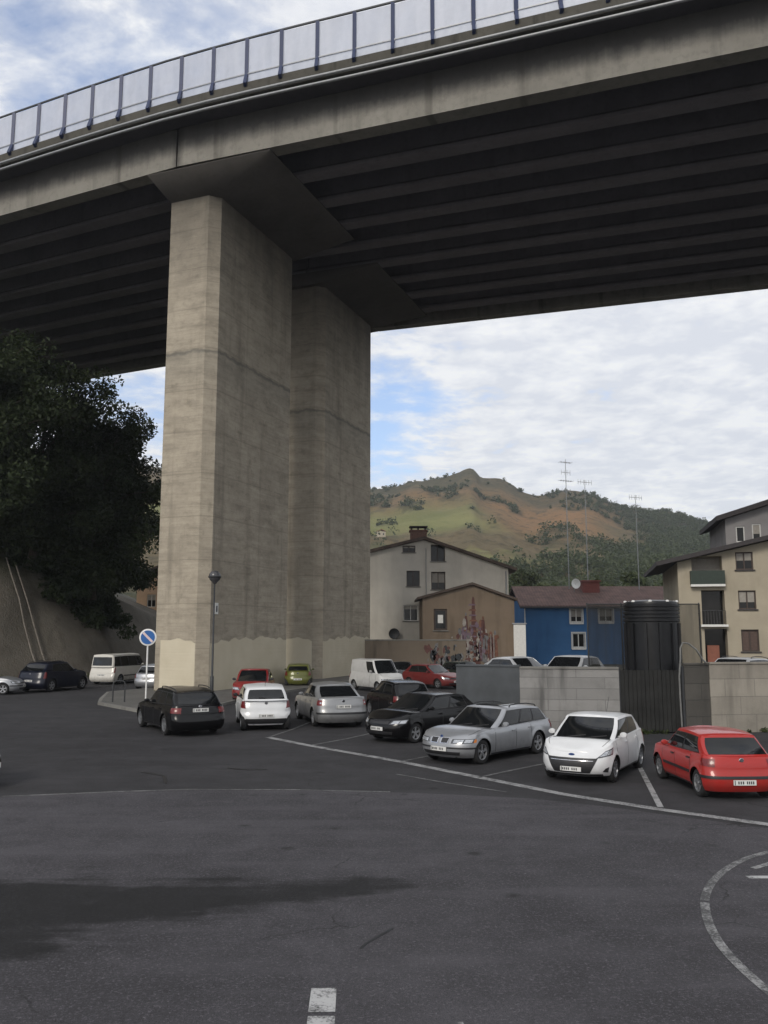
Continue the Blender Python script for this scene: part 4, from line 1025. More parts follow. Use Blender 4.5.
    def hood(xx,s):
        p = pos(xx,yn_at(xx),zs(xx)); cr = .055*ss((p.x-xwb+.1)/.5)*ss((xF+.1-p.x)/.5)
        return Vector((p.x,p.y*s,p.z+(cr+.025)*(1-abs(s)**5)*min(1,p.y/.3)))
    mb = MB(); mb.patch(lambda s,t: hood(xwb-.13*lerp(-1,1,s)**2*.72+lerp(-.02,.10,t),lerp(-.86,.86,s)), 12, 2, .006, .02, cen); mb.build('cowl', M['black'], root, smooth=40)
    mb = MB()
    for s_ in (1,-1): mb.patch(lambda s,t: hood(lerp(xwb+.04,xF-.26,s),s_*(.885+.012*t)), 12, 1, .003, .008, cen)
    mb.build('bonnet_gap', M['black'], root)
    for e0,e1 in ((.10,.78),(-.52,.10)):
        p,q = cab(1,e0,.05),cab(1,e1,.17); mb = MB(); mb.bar(tuple(p+Vector((.02,0,.012))),tuple(q+Vector((.02,0,.014))),.016,.02); mb.build('wiper', M['black'], root)
    hz = S['hood']
    ft = S['front']
    if ft == 'wedge':          # swept-back lamps, wide low trapezoid grille
        for s_ in (1,-1):
            lamp([(36,.60),(80,.67),(84,.83),(55,.755)], s_)
            piece('fog_lamp_recess', fr_, [(52,.30),(66,.28),(68,.40),(58,.37)], M['black'], s_)
        gl = piece('grille', fr_, [(-26,.27),(26,.27),(40,.605),(-40,.605)], M['black'], off=.006, nt=6, ns=14)
        for k in range(3): piece('grille_bar', fr_, [(-27-2*k,.42+.06*k),(27+2*k,.42+.06*k),(27.5+2*k,.432+.06*k),(-27.5-2*k,.432+.06*k)], M['chrome'] if k==2 else M['black'], off=.012, nt=1, parent=gl)
        piece('lower_lip', fr_, [(-55,.20),(55,.20),(52,.245),(-52,.245)], M['black'], off=.01)
        oval(fr_, .675, .075, .03, M['badge']); plate(fr_, .355, .50, .10)
    elif ft == 'kidney':
        for s_ in (1,-1):
            lamp([(19,.555),(72,.57),(76,.68),(20,.665)], s_)
            k = piece('kidney_surround', fr_, [(1.2,.545),(13.5,.55),(14.5,.685),(1.2,.685)], M['chrome'], s_, off=.02)
            piece('kidney_grille', fr_, [(2.4,.56),(12.2,.565),(13.2,.672),(2.4,.672)], M['black'], s_, off=.028, parent=k)
            piece('indicator', fr_, [(72,.575),(80,.585),(81,.66),(74,.665)], M['orange'], s_)
        piece('lower_intake', fr_, [(-38,.26),(38,.26),(40,.345),(-40,.345)], M['black'], off=.004)
        piece('bumper_strip', fr_, [(-78,.425),(78,.425),(78,.465),(-78,.465)], M['black'], off=.012, ns=24)
        plate(fr_, .41, .50, .11); oval(fr_, .715, .04, .04, M['badge'])
    elif ft == 'box':
        for s_ in (1,-1): lamp([(24,.60),(62,.60),(64,.73),(25,.73)], s_)
        piece('grille', fr_, [(-23,.61),(23,.61),(23,.72),(-23,.72)], M['black'], off=.004)
        piece('front_bumper', fr_, [(-80,.30),(80,.30),(80,.48),(-80,.48)], M['black'], off=.02, ns=24); plate(fr_, .40, .50, .11)
    else:
        for s_ in (1,-1): lamp([(24,hz-.17),(76,hz-.14),(80,hz-.01),(32,hz-.05)], s_)
        piece('grille', fr_, [(-22,hz-.16),(22,hz-.16),(24,hz-.07),(-24,hz-.07)], M['black'], off=.004)
        piece('lower_intake', fr_, [(-34,.27),(34,.27),(36,.36),(-36,.36)], M['black'], off=.004)
        plate(fr_, .44, .50, .11)
    tz = S['tailz']; tl = S['tail']
    for s_ in (1,-1):
        if tl == 'hatch': piece('tail_light', re_, [(47,tz-.27),(84,tz-.24),(84,tz-.03),(56,tz-.03)], M['tail'], s_)
        elif tl == 'tall': piece('tail_light', re_, [(60,tz-.36),(86,tz-.34),(86,tz-.02),(66,tz-.02)], M['tail'], s_)
        elif tl == 'bar': piece('tail_light', re_, [(36,tz-.24),(84,tz-.22),(84,tz-.07),(36,tz-.07)], M['tail'], s_)
        else: piece('tail_light', re_, [(50,tz-.25),(84,tz-.24),(84,tz-.07),(52,tz-.07)], M['tail'], s_)
        if tl == 'sedan': piece('reversing_lamp', re_, [(54,tz-.19),(62,tz-.18),(62,tz-.14),(54,tz-.14)], M['lampglass'], s_, off=.009)
    if S['bumper'] == 'black': piece('rear_bumper', re_, [(-88,.22),(88,.22),(88,.47),(-88,.47)], M['black'], off=.012, ns=26)
    elif S['bumper'] == 'strip': piece('bumper_strip', re_, [(-88,.47),(88,.47),(88,.53),(-88,.53)], M['black'], off=.014, ns=26); piece('bumper_strip', fr_, [(-86,.45),(86,.45),(86,.50),(-86,.50)], M['black'], off=.014, ns=26)
    elif S['bumper'] == 'diffuser': piece('diffuser', re_, [(-62,.24),(62,.24),(48,.40),(-48,.40)], M['black'], off=.01, ns=20)
    plate(re_, S.get('pz', tz-.30), .50, .11)
    if S.get('emblem',True): oval(re_, S.get('ez', tz-.12), .055, .035 if ft=='wedge' else .05, M['badge'] if ft in('wedge','kidney') else M['chrome'])
    if tl in ('hatch','tall'):
        p = cab(-1,0,S.get('rwin',(.16,.9))[0]+.04); q = cab(-1,.34,S.get('rwin',(.16,.9))[0]+.10); mb = MB(); mb.bar((p.x-.025,0,p.z),(q.x-.03,q.y,q.z+.02),.02,.025); mb.build('rear_wiper', M['black'], root)
    if S['rails']:
        for s_ in (1,-1):
            mb = MB(); mb.tube([tuple(cab(a_,s_*.9,1)+Vector((0,0,h_))) for a_,h_ in ((.62,.0),(.55,.055),(.2,.065),(-.3,.065),(-.75,.055),(-.82,.0))], .016, 8); mb.build('roof_rail', M['black'], root, smooth=50)
    if S.get('sunroof'):
        mb = MB(); mb.patch(lambda s,t: Vector((lerp(xwt-.25,xwt-1.05,s), lerp(-.42,.42,t), H+.001-.02*abs(lerp(-1,1,t))**4)), 4, 6, .002, .02, cen); mb.build('sunroof', M['glass'], root, smooth=40)
    if S.get('aerial'):
        p = cab(-.7,0,1); mb = MB(); mb.tube([(p.x,0,p.z+.02),(p.x-.28,0,p.z+.40)], .006, 6); mb.build('radio_aerial', M['black'], root)
    return root
HATCH = dict()
SUPERMINI = dict(L=3.95,W=1.72,H=1.49,wb=2.49,fo=.82,hood=.80,belt=.97,tailz=1.0,front='wedge',tail='tall',bumper='diffuser',rf=.72,wx=(1.12,.25,-1.45,-1.82),win=[(.84,.12),(.05,-.62)],pz=.50,ez=.90,aerial=True)
OLDHATCH = dict(L=3.86,W=1.64,H=1.42,wb=2.44,fo=.78,hood=.76,belt=.90,tailz=.95,tail='bar',bumper='strip',moul=.50,wx=(.95,.22,-1.30,-1.75),win=[(.80,.05),(-.02,-.66)],rwin=(.07,.93),rwid=.92,pz=.40,ez=.86,roofdrop=.07,arch=1.18,kr=3.4)
WAGON = dict(L=4.53,W=1.74,H=1.41,wb=2.72,fo=.78,hood=.72,belt=.88,tailz=.94,wx=(1.02,.25,-1.72,-2.08),win=[(.78,.20),(.14,-.32),(-.38,-.80)],rails=True,R=.315,pz=.62,roofdrop=.10,doors=(.45,-.5))
SEDAN = dict(L=4.65,W=1.75,H=1.46,wb=2.70,fo=.90,hood=.74,belt=.92,tailz=1.0,wx=(.98,.15,-1.0,-1.82),win=[(.76,.06),(0,-.62)],tail='sedan',bumper='strip',pz=.72,ez=.90,R=.315,rwin=(.08,.92),wt=.76,roofdrop=.06,doors=(.4,-.55))
SUV = dict(L=4.35,W=1.84,H=1.64,wb=2.63,fo=.85,hood=.90,belt=1.05,tailz=1.10,wx=(1.05,.25,-1.55,-2.0),win=[(.8,.12),(.05,-.5)],tail='tall',R=.345,rails=True,pz=.62)
VAN = dict(L=4.70,W=1.84,H=1.94,wb=2.92,fo=.95,hood=.88,belt=1.10,tailz=1.10,wx=(1.55,.98,-2.20,-2.30),gb=.96,wt=.86,win=[(.90,.55),(.48,.0),(-.06,-.50),(-.56,-.90)],tail='tall',R=.31,roofdrop=.04,front='box',pz=.60,rwin=(.12,.82),rwid=.86,kr=5,rr=.25,moul=.55,alloy=False,doors=(1.35,None),emblem=False)
BOXVAN = dict(L=4.0,W=1.60,H=1.80,wb=2.58,fo=.72,hood=.84,belt=1.02,tailz=1.05,wx=(1.22,.70,-1.86,-1.94),gb=.96,wt=.86,win=[(.88,.42)],tail='tall',R=.29,roofdrop=.03,front='box',pz=.55,rwin=(.2,.8),kr=5,rr=.25,alloy=False,doors=(.95,None),emblem=False)
CITY = dict(L=3.43,W=1.63,H=1.42,wb=2.35,fo=.62,hood=.82,belt=.94,tailz=.98,wx=(1.05,.35,-1.2,-1.55),win=[(.82,.0)],tail='hatch',R=.28,pz=.5,doors=(.5,None),rf=.7,kf=2.2,kr=2.4,rr=.55)
P_white = paint('paint_white', (.66,.67,.68), 0, .3, .2); P_silver = paint('paint_silver', (.36,.37,.39), .55, .32, .3); P_silver2 = paint('paint_dull_silver', (.27,.275,.28), .5, .36, .35)
P_black = paint('paint_black', (.0035,.0035,.0042), 0, .22, .03, .15); P_red = paint('paint_red', (.36,.022,.018), 0, .3, .25); P_dred = paint('paint_dark_red', (.20,.018,.018), 0, .3, .3)
P_lime = paint('paint_olive_green', (.11,.12,.022), .1, .38, .3); P_navy = paint('paint_navy', (.006,.008,.018), .1, .3, .08, .25); P_oldwhite = paint('paint_off_white', (.64,.62,.57), 0, .45, .4)
P_maroon = paint('paint_maroon', (.15,.02,.02), .1, .35, .3); P_grey2 = paint('paint_dirty_white', (.50,.50,.49), 0, .45, .5); P_grey = paint('paint_pale_grey', (.42,.43,.44), .3, .35, .3); P_green = paint('paint_dark_green', (.02,.028,.022), .1, .4, .3)
CAR = 'parked_car'
car(CAR,'white hatchback with a big dark grille facing the road, beside the red hatchback','car',5.12,21.5,-120,P_white,.95,**SUPERMINI)
car(CAR,'bright red older hatchback with black bumper strip, seen from behind at the right edge','car',7.18,19.63,92,P_red,.92,**OLDHATCH)
car(CAR,'silver estate car with roof rails and twin kidney grille, parked before the grey block wall','car',2.9,24.45,-132,P_silver,.98,front='kidney',sunroof=True,**WAGON)
car(CAR,'black hatchback facing the road, between the silver estate and the silver saloon','car',1.27,28.65,-135,P_black,1.0,**dict(HATCH,L=4.2,W=1.74,H=1.44,wb=2.58,fo=.85,wx=(1.1,.25,-1.45,-1.95)))
car(CAR,'silver saloon car seen from behind, parked just right of the white small hatchback','car',-2.12,33.5,107,P_silver2,1.05,**SEDAN)
car(CAR,'white small hatchback seen from behind, next to the black estate car','car',-4.5,32.3,103,P_white,1.03,**dict(SUPERMINI,front='plain',L=3.75,W=1.68,H=1.5,tail='hatch',blackmirror=True))
car(CAR,'black estate car with roof rails seen from behind, nearest to the pavement island','car',-7.2,30.8,121,P_black,1.06,**dict(WAGON,tail='bar',H=1.44,pz=.80,ez=.9))
car(CAR,'dark red car facing out in front of the pier, behind the white small hatchback','car',-6.6,44.5,-88,P_dred,1.05,blackmirror=True,**dict(H=1.5))
car(CAR,'olive green small car seen from behind in the gap between the two pier legs','car',-5.45,56.0,93,P_lime,1.02,**CITY)
car('parked_van','small white box van facing out beside the second pier leg','van',-.4,51.5,-58,P_grey2,1.03,'vans parked near the viaduct',**BOXVAN)
car(CAR,'dark car half hidden between the white box van and the maroon car','car',1.1,58.5,-82,P_black,1.0)
car(CAR,'maroon car with a bright bonnet facing out, behind the black hatchback','car',3.0,54.5,-48,P_maroon,1.0,**dict(L=4.2,W=1.74,H=1.46,wx=(1.0,.2,-1.4,-1.9)))
car(CAR,'dark green car with pale roof reflections, just left of the slate-grey wall panel','car',5.3,57.5,-58,P_green,1.03)
car(CAR,'small black hatchback seen from behind, tucked behind the black hatchback facing the road','car',.55,35.6,112,P_black,1.0,**dict(HATCH,L=3.75,W=1.66,H=1.5,wx=(1.05,.3,-1.4,-1.75)))
car(CAR,'silver car at the left edge of the view, nose towards the dark blue off-roader','car',-22.4,48.6,8,P_silver,1.0,**dict(SEDAN,wx=(1.0,.1,-1.0,-1.7)))
car(CAR,'dark blue off-roader with roof rails parked by the embankment, behind the left silver car','car',-19.55,51.9,72,P_navy,1.05,**SUV)
car('parked_van','off-white passenger van with many side windows parked at the foot of the embankment','van',-17.9,59.6,74,P_oldwhite,1.03,'vans parked near the viaduct',**VAN)
car(CAR,'silver car partly hidden by the pier, seen behind the no-parking sign','car',-13.85,54.0,80,P_silver,1.0,**dict(H=1.5))
car(CAR,'black car whose nose just enters the left edge on the near road','car',-10.66,19.5,0,P_black,1.0,**dict(L=4.2))
TG = 'cars on the terrace above the wall'
for (lab,xx,yy,yw,pm,kw) in (('silver car on the terrace, roof showing above the left end of the block wall',5.35,34.2,-52,P_grey,dict(SEDAN)),
    ('pale silver car on the terrace, roof showing above the right end of the block wall',7.75,36.2,-128,P_grey,dict(H=1.46)),
    ('pale grey car on the terrace behind the beige wall below the apartments',14.0,34.8,-140,P_grey,dict(WAGON))):
    o = car(CAR,lab,'car',xx,yy,yw,pm,1.0,TG,**kw); o.location.z = 1.0
# ------------------------------------------------------------------ embankment on the left
base = [(-75,30),(-60,42),(-42,52),(-30,58.5),(-23.5,65),(-20.5,73),(-19.5,84),(-20,100),(-24,130)]
toph = [(0,11),(.35,10.5),(.5,9.6),(.62,7.2),(.75,5.2),(1,4)]
M['slope'] = None
def slope_mat():
    m, g, b = newmat('sprayed_concrete_slope'); v = g.obj(); X = g.xyz(v)
    n = g.noise(v,.35,6,.6); n2 = g.noise(v,2.2,6,.7); st = g.noise(g.scale(v,1.,1.,.2),.8,5,.6,.3)
    c = g.mix(g.mapr(n,.3,.7), (.088,.08,.066), (.14,.126,.104))
    c = g.mix(g.math('MULTIPLY', g.mapr(n2,.5,.75), .6), c, (.09,.07,.05))
    c = g.mix(g.math('MULTIPLY', g.mapr(st,.5,.7), .6), c, (.055,.05,.038))
    c = g.mix(g.math('MULTIPLY', g.mapr(g.math('ADD', X[2], g.math('MULTIPLY', n2, 4.)), 8.5, 11.5), .9), c, (.035,.042,.02))
    g.set(b.inputs['Base Color'], c); b.inputs['Roughness'].default_value = .95; g.set(b.inputs['Normal'], g.bump(g.math('ADD', n2, g.noise(v,9,4)), .7, .12)); return m
M['slope'] = slope_mat()
def bpt(t):
    seg_ = t*(len(base)-1); i = min(int(seg_),len(base)-2); f = seg_-i
    def cr(k):
        p0,p1,p2,p3 = (base[max(i-1,0)][k],base[i][k],base[i+1][k],base[min(i+2,len(base)-1)][k])
        return .5*((2*p1)+(-p0+p2)*f+(2*p0-5*p1+4*p2-p3)*f*f+(-p0+3*p1-3*p2+p3)*f**3)
    return Vector((cr(0),cr(1),0))
def slope_pt(t, s):          # s 0..1 up the steep face, 1..3 the wooded ground above
    p = bpt(t); q = bpt(min(t+.01,1)); r_ = bpt(max(t-.01,0)); d_ = (q-r_).normalized(); n_ = Vector((-d_.y,d_.x,0)); h = interp(toph,t)
    if s <= 1: off, z = s*h*.55, h*s
    else: off, z = h*.55+(s-1)*22, h+(s-1)*9
    pt = p+n_*off; w_ = noise.noise(Vector((pt.x*.25,pt.y*.25,z*.25)))*.7*min(1,s*3)
    return pt+n_*w_+Vector((0,0,z-.15))
mb = MB(); NU,NS = 90,26; vs = []
for i in range(NU+1):
    for j in range(NS+1):
        s_ = j/14 if j <= 14 else 1+(j-14)/4; vs.append(tuple(slope_pt(i/NU,s_)))
mb.add(vs, [(i*(NS+1)+j,i*(NS+1)+j+1,(i+1)*(NS+1)+j+1,(i+1)*(NS+1)+j) for i in range(NU) for j in range(NS)])
tag(mb.build('embankment', M['slope'], smooth=60, recalc=True), kind='structure')
dr = thing('drain_channel', 'pair of pale drain pipes running down the sprayed concrete embankment', 'drain', tuple(slope_pt(.468,0)))
o_ = slope_pt(.468,0)
for dt in (0,.012):
    mb = MB(); mb.tube([tuple(slope_pt(.468+dt-.012*s_,s_)-o_+Vector((.12,-.18,.12))) for s_ in (.02,.2,.4,.6,.8,.93)], .06, 8); mb.build('pipe', plain('pale_pipe',(.17,.15,.13),.8,var=.35), dr, smooth=50)

# ------------------------------------------------------------------ trees
def leafmat(name, c0, c1, c2):
    m, g, b = newmat(name); v = g.obj()
    n = g.noise(v,.45,4); n2 = g.noise(v,5.,3)
    c = g.mix(g.mapr(n,.35,.65), c0, c1); c = g.mix(g.math('MULTIPLY', g.mapr(n2,.5,.7), .5), c, c2)
    g.set(b.inputs['Base Color'], c); b.inputs['Roughness'].default_value = .65; b.inputs['Specular IOR Level'].default_value = .25
    tl = g.node('ShaderNodeBsdfTranslucent'); g.set(tl.inputs[0], c); mx = g.node('ShaderNodeMixShader'); mx.inputs[0].default_value = .25
    g.l.new(b.outputs[0], mx.inputs[1]); g.l.new(tl.outputs[0], mx.inputs[2]); g.l.new(mx.outputs[0], g.n['Material Output'].inputs['Surface']); return m
M['leaf'] = leafmat('dark_leaves', (.020,.032,.012), (.034,.048,.018), (.046,.052,.02))
M['leaf2'] = leafmat('mid_leaves', (.035,.052,.02), (.06,.075,.03), (.085,.08,.035))
M['leaf3'] = leafmat('far_leaves', (.036,.056,.022), (.064,.080,.032), (.09,.078,.034))
M['bark'] = plain('bark', (.06,.048,.036), .95, var=.4, scale=9)
def leaf_mesh(name, cents, rads, per, size, mat, parent, flat=.75, aspect=.5):
    """many small leaf-sprays (bent quads) scattered through clumps"""
    cents = np.array(cents,float); rads = np.array(rads,float); n = len(cents)*per
    ci = np.repeat(np.arange(len(cents)),per)
    d = RNG.normal(size=(n,3)); d /= np.linalg.norm(d,axis=1)[:,None]
    r = rads[ci][:,None]*(RNG.random((n,1))**.45)
    p = cents[ci]+d*r*np.array([1,1,flat])
    ax = RNG.normal(size=(n,3))+np.array([0,0,-.3]); ax /= np.linalg.norm(ax,axis=1)[:,None]
    nr = RNG.normal(size=(n,3))+np.array([0,0,.8]); sd = np.cross(ax,nr); sd /= (np.linalg.norm(sd,axis=1)[:,None]+1e-9)
    L_ = size*(.6+.8*RNG.random((n,1))); Wd = L_*aspect
    v = np.empty((n,4,3)); v[:,0] = p-ax*L_*.5; v[:,1] = p+sd*Wd*.5; v[:,2] = p+ax*L_*.5; v[:,3] = p-sd*Wd*.5
    me = bpy.data.meshes.new(name); me.vertices.add(n*4); me.vertices.foreach_set('co', v.reshape(-1))
    me.loops.add(n*4); me.loops.foreach_set('vertex_index', np.arange(n*4)); me.polygons.add(n)
    me.polygons.foreach_set('loop_start', np.arange(n)*4); me.polygons.foreach_set('loop_total', np.full(n,4))
    me.materials.append(mat); me.update(calc_edges=True)
    o = bpy.data.objects.new(name, me); COL.objects.link(o); o.parent = parent; return o
def tree(name, label, cat, loc, h, cr, ch, lean=(0,0), nclump=70, per=300, leaf=.36, mat=None, trunk_r=.3, group=None, seed=0, base_frac=.28, low=.0):
    rs = random.Random(seed); t = thing(name, label, cat, loc, 0, group)
    top_ = Vector((lean[0],lean[1],h)); mb = MB()
    def sp(f): return Vector((lean[0]*f*f, lean[1]*f*f, h*f))+Vector((sin(f*5+seed)*.25*f,cos(f*4+seed)*.25*f,0))
    fs_ = [0,.1,.25,.4,.55,.7,.85]; mb.tube([sp(f) for f in fs_], [trunk_r*(1-.85*f)*(1.4 if f==0 else 1) for f in fs_], 9)
    cents = []; rads = []
    nl = max(6,nclump//6)
    for k in range(nl):
        f = lerp(base_frac, .92, (k+rs.random())/nl); a = k*2.4+rs.uniform(-.5,.5); z_ = (f-base_frac)/(1-base_frac)
        prof_ = max(.25, sin(pi*min(1,.18+.82*z_))**.6)
        reach = cr*prof_*rs.uniform(.65,1.1); p0 = sp(f*.8); p1 = sp(f)+Vector((cos(a)*reach, sin(a)*reach, rs.uniform(-.1,.25)*ch*.3-low*reach*.3))
        mid_ = p0.lerp(p1,.5)+Vector((0,0,.12*reach)); mb.tube([p0,mid_,p1], [trunk_r*.32*(1-.6*f),trunk_r*.2*(1-.6*f),.03], 6)
        for q in range(max(1,nclump//nl)):
            u = rs.uniform(.35,1.08); c_ = p0.lerp(p1,u)+Vector((rs.uniform(-1,1),rs.uniform(-1,1),rs.uniform(-.7,.9)))*cr*.2
            cents.append(tuple(c_)); rads.append(cr*rs.uniform(.15,.33))
    mb.build('trunk', M['bark'], t, smooth=50)
    leaf_mesh('crown', cents, rads, per, leaf, mat or M['leaf'], t)
    return t
TGp = 'trees on the embankment'
def onslope(t,s): p = slope_pt(t,s); return (p.x,p.y,p.z-.2)
tree('broadleaf_tree','tall dark broadleaf tree beside the pier on top of the embankment','tree',(-23.6,69.5,6.0),15.6,5.4,11,(1.3,-2),180,330,.30,None,.35,TGp,3,.10)
tree('broadleaf_tree','very tall dark tree at the left edge reaching up in front of the viaduct','tree',(-28.6,60.5,10.0),16.0,6.2,12,(1.5,-3),190,340,.30,None,.42,TGp,8,.08)
tree('broadleaf_tree','dark leaning tree in the middle of the embankment wood','tree',(-27.2,66.5,8.5),14.5,5.8,12,(2.2,-3.5),170,320,.30,None,.34,TGp,21,.08)
tree('broadleaf_tree','dark tree behind, between the embankment tree and the pier','tree',(-26.5,78,7),13.0,5.5,11,(.5,0),120,300,.34,M['leaf'],.3,TGp,33,.1)
tree('broadleaf_tree','dark tree far left on the embankment behind the tallest tree','tree',(-36,64,11),15,6.5,12,(0,0),110,280,.36,M['leaf'],.36,TGp,41,.12)
SG = 'bushes hanging over the embankment'
def bush(label, loc, rx, n_, per, drop, seed, leaf=.32):
    rs = random.Random(seed); t = thing('hanging_bush', label, 'bush', loc, 0, SG); cents = []; rads = []; mb = MB()
    for k in range(n_):
        a = rs.uniform(0,2*pi); r_ = rx*sqrt(rs.random()); f = rs.random()
        c_ = Vector((cos(a)*r_, sin(a)*r_*.8, rs.uniform(.2,1.5)))
        if k%5 > 1: c_ = Vector((cos(a)*r_*.7+drop[0]*f+.4, drop[1]*f-.7, drop[2]*f+.3))
        cents.append(tuple(c_)); rads.append(rs.uniform(.7,1.4)*(1-.35*f))
        if k%5 == 0: mb.tube([(0,0,-.2),tuple(c_*.5+Vector((0,0,.4))),tuple(c_)], [.06,.04,.015], 5)
    mb.build('stem', M['bark'], t); leaf_mesh('foliage', cents, rads, per, leaf, M['leaf'], t); return t
for i,(t_,s_,rx,n_,drop,lab) in enumerate([(.50,1.04,2.7,40,(.8,-1.6,-1.6),'wide dark bush hanging over the top of the slope above the drain pipes'),
    (.55,1.0,2.4,40,(1.2,-2.0,-2.8),'dark creeper trailing far down the slope above the dark blue off-roader'),
    (.585,.95,2.3,44,(1.4,-1.8,-3.8),'dark bush trailing down the slope above the white passenger van'),
    (.62,.95,2.0,36,(1.4,-1.6,-3.6),'brownish bush low on the slope nearest to the pier'),
    (.445,1.15,2.6,30,(.4,-1.0,-.5),'dark bush on the slope top at the left edge of the view')]):
    bush(lab, tuple(slope_pt(t_,s_)), rx, n_, 170, drop, 50+i)

# weeds along the feet of the walls, the kerb and the bank
cents = []; rads = []; rs = random.Random(5)
def weedline(a, b, n_, spread=.12, r=.12):
    for k in range(n_):
        f = rs.random(); 
        if noise.noise(Vector((lerp(a[0],b[0],f)*.7,lerp(a[1],b[1],f)*.7,3.)))  < -.05: continue
        cents.append((lerp(a[0],b[0],f)+rs.uniform(-spread,spread), lerp(a[1],b[1],f)+rs.uniform(-spread,spread), r*.5)); rads.append(r*rs.uniform(.5,1.6))
weedline((2.6,30.75),(7.9,29.5),60); weedline((10.3,29.55),(17,30.7),60); weedline((8,29.55),(10.1,29.6),14)
weedline((-9.6,36.5),(-7.4,41),14,.1,.08); weedline((-12.9,49.4),(-10.3,48.4),30,.12,.12); weedline((-9.9,48.9),(-6.6,57),40,.12,.12)
for k in range(260):
    p = slope_pt(rs.uniform(.40,.75), rs.uniform(0,.04)); cents.append((p.x+rs.uniform(0,.6),p.y-rs.uniform(0,.6),.12)); rads.append(rs.uniform(.15,.5))
tag(leaf_mesh('weeds', cents, rads, 26, .13, M['leaf2'], None, .8, .3), kind='stuff')
# ------------------------------------------------------------------ hill
RIDGE = [(-60,9.0),(-40,11),(-25,11.5),(-12,10.6),(-4,9.6),(-.88,9.75),(.6,9.8),(1.9,10.2),(3.0,10.3),(3.9,10.38),(5.0,10.6),(5.6,10.8),(6.05,10.78),(6.5,10.3),(7.0,10.16),(7.8,10.1),(8.5,9.75),(9.15,9.35),(10.2,9.0),(10.8,9.0),(11.7,9.2),(13.0,9.1),(13.7,8.92),(14.6,8.4),(15.5,7.95),(17.0,7.6),(18,7.5),(20.3,6.85),(22.6,6.0),(27,5.0),(40,4.5),(60,4)]
RR = 760.
def hh(azd, r):
    e = tan(radians(sinterp(RIDGE, azd))); s_ = (r-130)/(RR-130)
    if s_ <= 0: return -1.
    if s_ <= 1: z = e*RR*(.10*s_+.90*s_**1.45)
    else: z = e*RR*(1-.5*(s_-1))
    a = radians(azd); px,py = sin(a)*r, cos(a)*r
    w_ = ss(s_*3)
    z += w_*(noise.fractal(Vector((px*.006,py*.006,1.3)),1.,2.1,5)*9*(1-.5*ss((s_-.75)/.2)*ss((1.25-s_)/.2)) + noise.fractal(Vector((px*.035,py*.035,4.)),1.,2.1,4)*2.2 + noise.fractal(Vector((px*.11,py*.11,7.)),1.,2.1,3)*1.0)
    return z+3.35*min(1,s_)
NA,NRr = 520,130; vs = []; cols = []
for i in range(NA+1):
    azd = lerp(-58,58,i/NA); a = radians(azd)
    for j in range(NRr+1):
        r = 128+ (1080-128)*(j/NRr)**1.15; z = hh(azd,r); px,py = sin(a)*r, cos(a)*r
        vs.append((px,py,z))
        el_ = math.degrees(atan2(z-3.35,r)); n_ = noise.fractal(Vector((px*.012,py*.012,.5)),1.,2.,5); n2 = noise.fractal(Vector((px*.05,py*.05,2.5)),1.,2.,4)
        s_ = (r-130)/(RR-130)
        # land cover: R meadow, G bracken, B wood
        mead = ss(1-abs(s_-.62-.05*n_)/.16)*ss((9.0-azd+3*n_)/3) if azd > -30 else 0
        mead = max(mead, .8*ss((n2-.15)*3)*ss((.6-s_)*4)*ss((s_-.15)*6))
        brk = ss((azd-4+4*n_)/5)*ss((17.5-azd+3*n_)/4)*ss(1.15-abs(s_-.72)/.22)
        brk = max(brk, .5*ss((n_+.1)*2)*ss((s_-.5)*4))
        wood = max(ss((.42-s_+.22*n_)*5), ss((azd-14+5*n_)/4)*ss((1.05-s_)*5+n_), ss((s_-.86+.07*n_)*14)*.8, ss((n2+n_*.6-.25)*5)*.75)
        cols.append((mead,brk,wood,1))
mb = MB(); mb.add(vs, [(i*(NRr+1)+j,(i+1)*(NRr+1)+j,(i+1)*(NRr+1)+j+1,i*(NRr+1)+j+1) for i in range(NA) for j in range(NRr)])
def hill_mat():
    m, g, b = newmat('hill_cover'); v = g.obj()
    at = g.node('ShaderNodeAttribute', attribute_name='cover'); sp = g.node('ShaderNodeSeparateColor'); g.l.new(at.outputs['Color'], sp.inputs[0])
    n = g.noise(v,.03,6,.65); n2 = g.noise(v,.16,5,.7); n3 = g.noise(v,.6,3,.7)
    c = g.mix(g.mapr(n,.3,.7), (.105,.088,.048), (.16,.12,.065))
    c = g.mix(sp.outputs[1], c, g.mix(g.mapr(n2,.35,.65), (.205,.115,.052), (.28,.165,.078)))
    c = g.mix(g.math('MULTIPLY', g.mapr(n2,.5,.62), .7), c, (.05,.042,.024))
    c = g.mix(sp.outputs[0], c, g.mix(g.mapr(n,.35,.65), (.15,.16,.058), (.215,.21,.085)))
    f = g.math('MULTIPLY', sp.outputs[2], g.mapr(n2,.3,.6,.45,1.))
    c = g.mix(f, c, g.mix(g.mapr(n3,.35,.65), (.028,.034,.02), (.06,.062,.032)))
    g.set(b.inputs['Base Color'], c); b.inputs['Roughness'].default_value = .95; b.inputs['Specular IOR Level'].default_value = .1
    g.set(b.inputs['Normal'], g.bump(g.math('ADD', n2, n3), .8, 1.5)); return m
ho = mb.build('hill', hill_mat(), smooth=80)
ca = ho.data.color_attributes.new('cover','FLOAT_COLOR','POINT'); ca.data.foreach_set('color', [q for c in cols for q in c])
tag(ho, kind='structure')
# the farmhouse stands where the meadow meets this line of sight
r_f = 200.
while r_f < 740 and (hh(-.17,r_f)-3.35)/r_f < tan(radians(6.35)): r_f += 2
fh.location = (r_f*sin(radians(-.17)), r_f*cos(radians(-.17)), hh(-.17,r_f)); print('farm', fh.location)
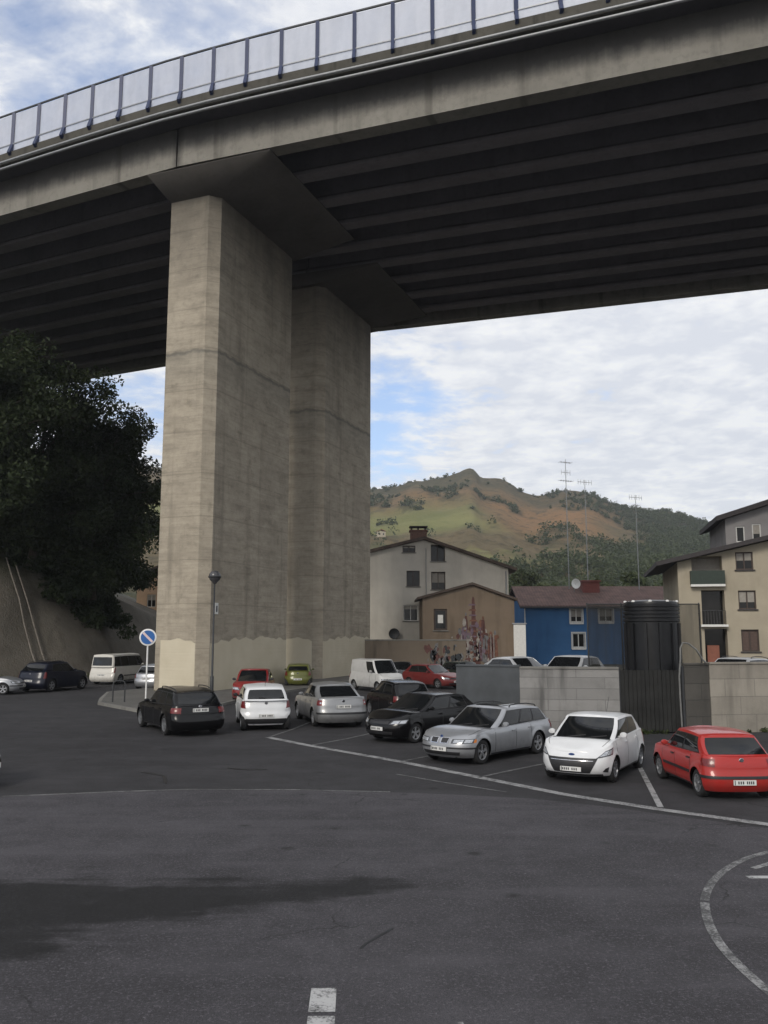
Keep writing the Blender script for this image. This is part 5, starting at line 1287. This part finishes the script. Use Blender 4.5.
# wood on the hill: one mass of distant crowns
cents = []; rads = []; rs = random.Random(77)
for k in range(60000):
    azd = rs.uniform(-3,27); r = 150+ (RR+10-150)*rs.random()**.8; a = radians(azd); px,py = sin(a)*r, cos(a)*r; s_ = (r-130)/(RR-130)
    n_ = noise.fractal(Vector((px*.012,py*.012,.5)),1.,2.,5); n2 = noise.fractal(Vector((px*.05,py*.05,2.5)),1.,2.,4)
    wood = max(ss((.40-s_+.22*n_)*5), ss((azd-14.5+5*n_)/4)*ss((1.05-s_)*5+n_), ss((s_-.95+.05*n_)*20)*.5*(azd<5)+ss((s_-.96)*30)*.45*(azd>13), ss((n2+n_*.6-.42)*6)*.5)
    if rs.random() < wood*.85:
        h_ = rs.uniform(1.6,3.8)*(.6 if s_ > .8 else 1); z = hh(azd,r); cents.append((px,py,z+h_*.7)); rads.append(h_)
    if len(cents) > 9000: break
cents = np.array(cents); rads = np.array(rads); rr_ = np.hypot(cents[:,0],cents[:,1])
for sel,per_,sz_ in ((rr_<330,70,.95),(rr_>=330,30,1.35)):
    tag(leaf_mesh('hill_wood', cents[sel], rads[sel], per_, sz_, M['leaf3'], None, 1.0, .7), kind='stuff')
# nearer trees between the houses and the hill
labs = ['mid green tree rising behind the right slope of the pale house roof','bushy dark tree just left of the blue house roof','round dark tree behind the red chimney of the blue house','broad tree behind the middle roof aerial mast','tree behind the right end of the red-brown roof','tree standing left of the cream apartment block eaves','pale olive tree higher up behind the blue house','dark tree beside the white shed','small round tree above the dark storage tank','yellowish tree low behind the brown building roof']
spots = [(15.5,125,11,4.2),(18.5,118,10,4.0),(27.5,135,12,4.6),(32.5,130,12.5,4.8),(38,128,11.5,4.6),(41,118,11.5,4.6),(24,150,16,5),(14.2,108,8.5,3.3),(34.5,118,9.5,3.8),(12.5,112,8.2,3.2)]
for i,((px,py,h_,cr_),lab) in enumerate(zip(spots,labs)):
    tree('valley_tree', lab, 'tree', (px,py,0), h_, cr_, h_*.7, (0,0), 42, 90, .75, M['leaf3'] if i%3 else M['leaf2'], .28, 'trees behind the houses', 100+i, .2)
# thin valley air
def haze_mat():
    m = bpy.data.materials.new('valley_air'); m.use_nodes = True; g = G(m)
    g.n.remove(g.n['Principled BSDF']); pv = g.node('ShaderNodeVolumePrincipled'); pv.inputs['Color'].default_value = (.82,.87,.95,1)
    pv.inputs['Density'].default_value = .00026; pv.inputs['Anisotropy'].default_value = .3
    g.l.new(pv.outputs[0], g.n['Material Output'].inputs['Volume']); return m
hz = MB(); hz.box(-1250,1250,-200,1300,-2,330); hz_o = hz.build('haze', haze_mat()); tag(hz_o, kind='stuff')
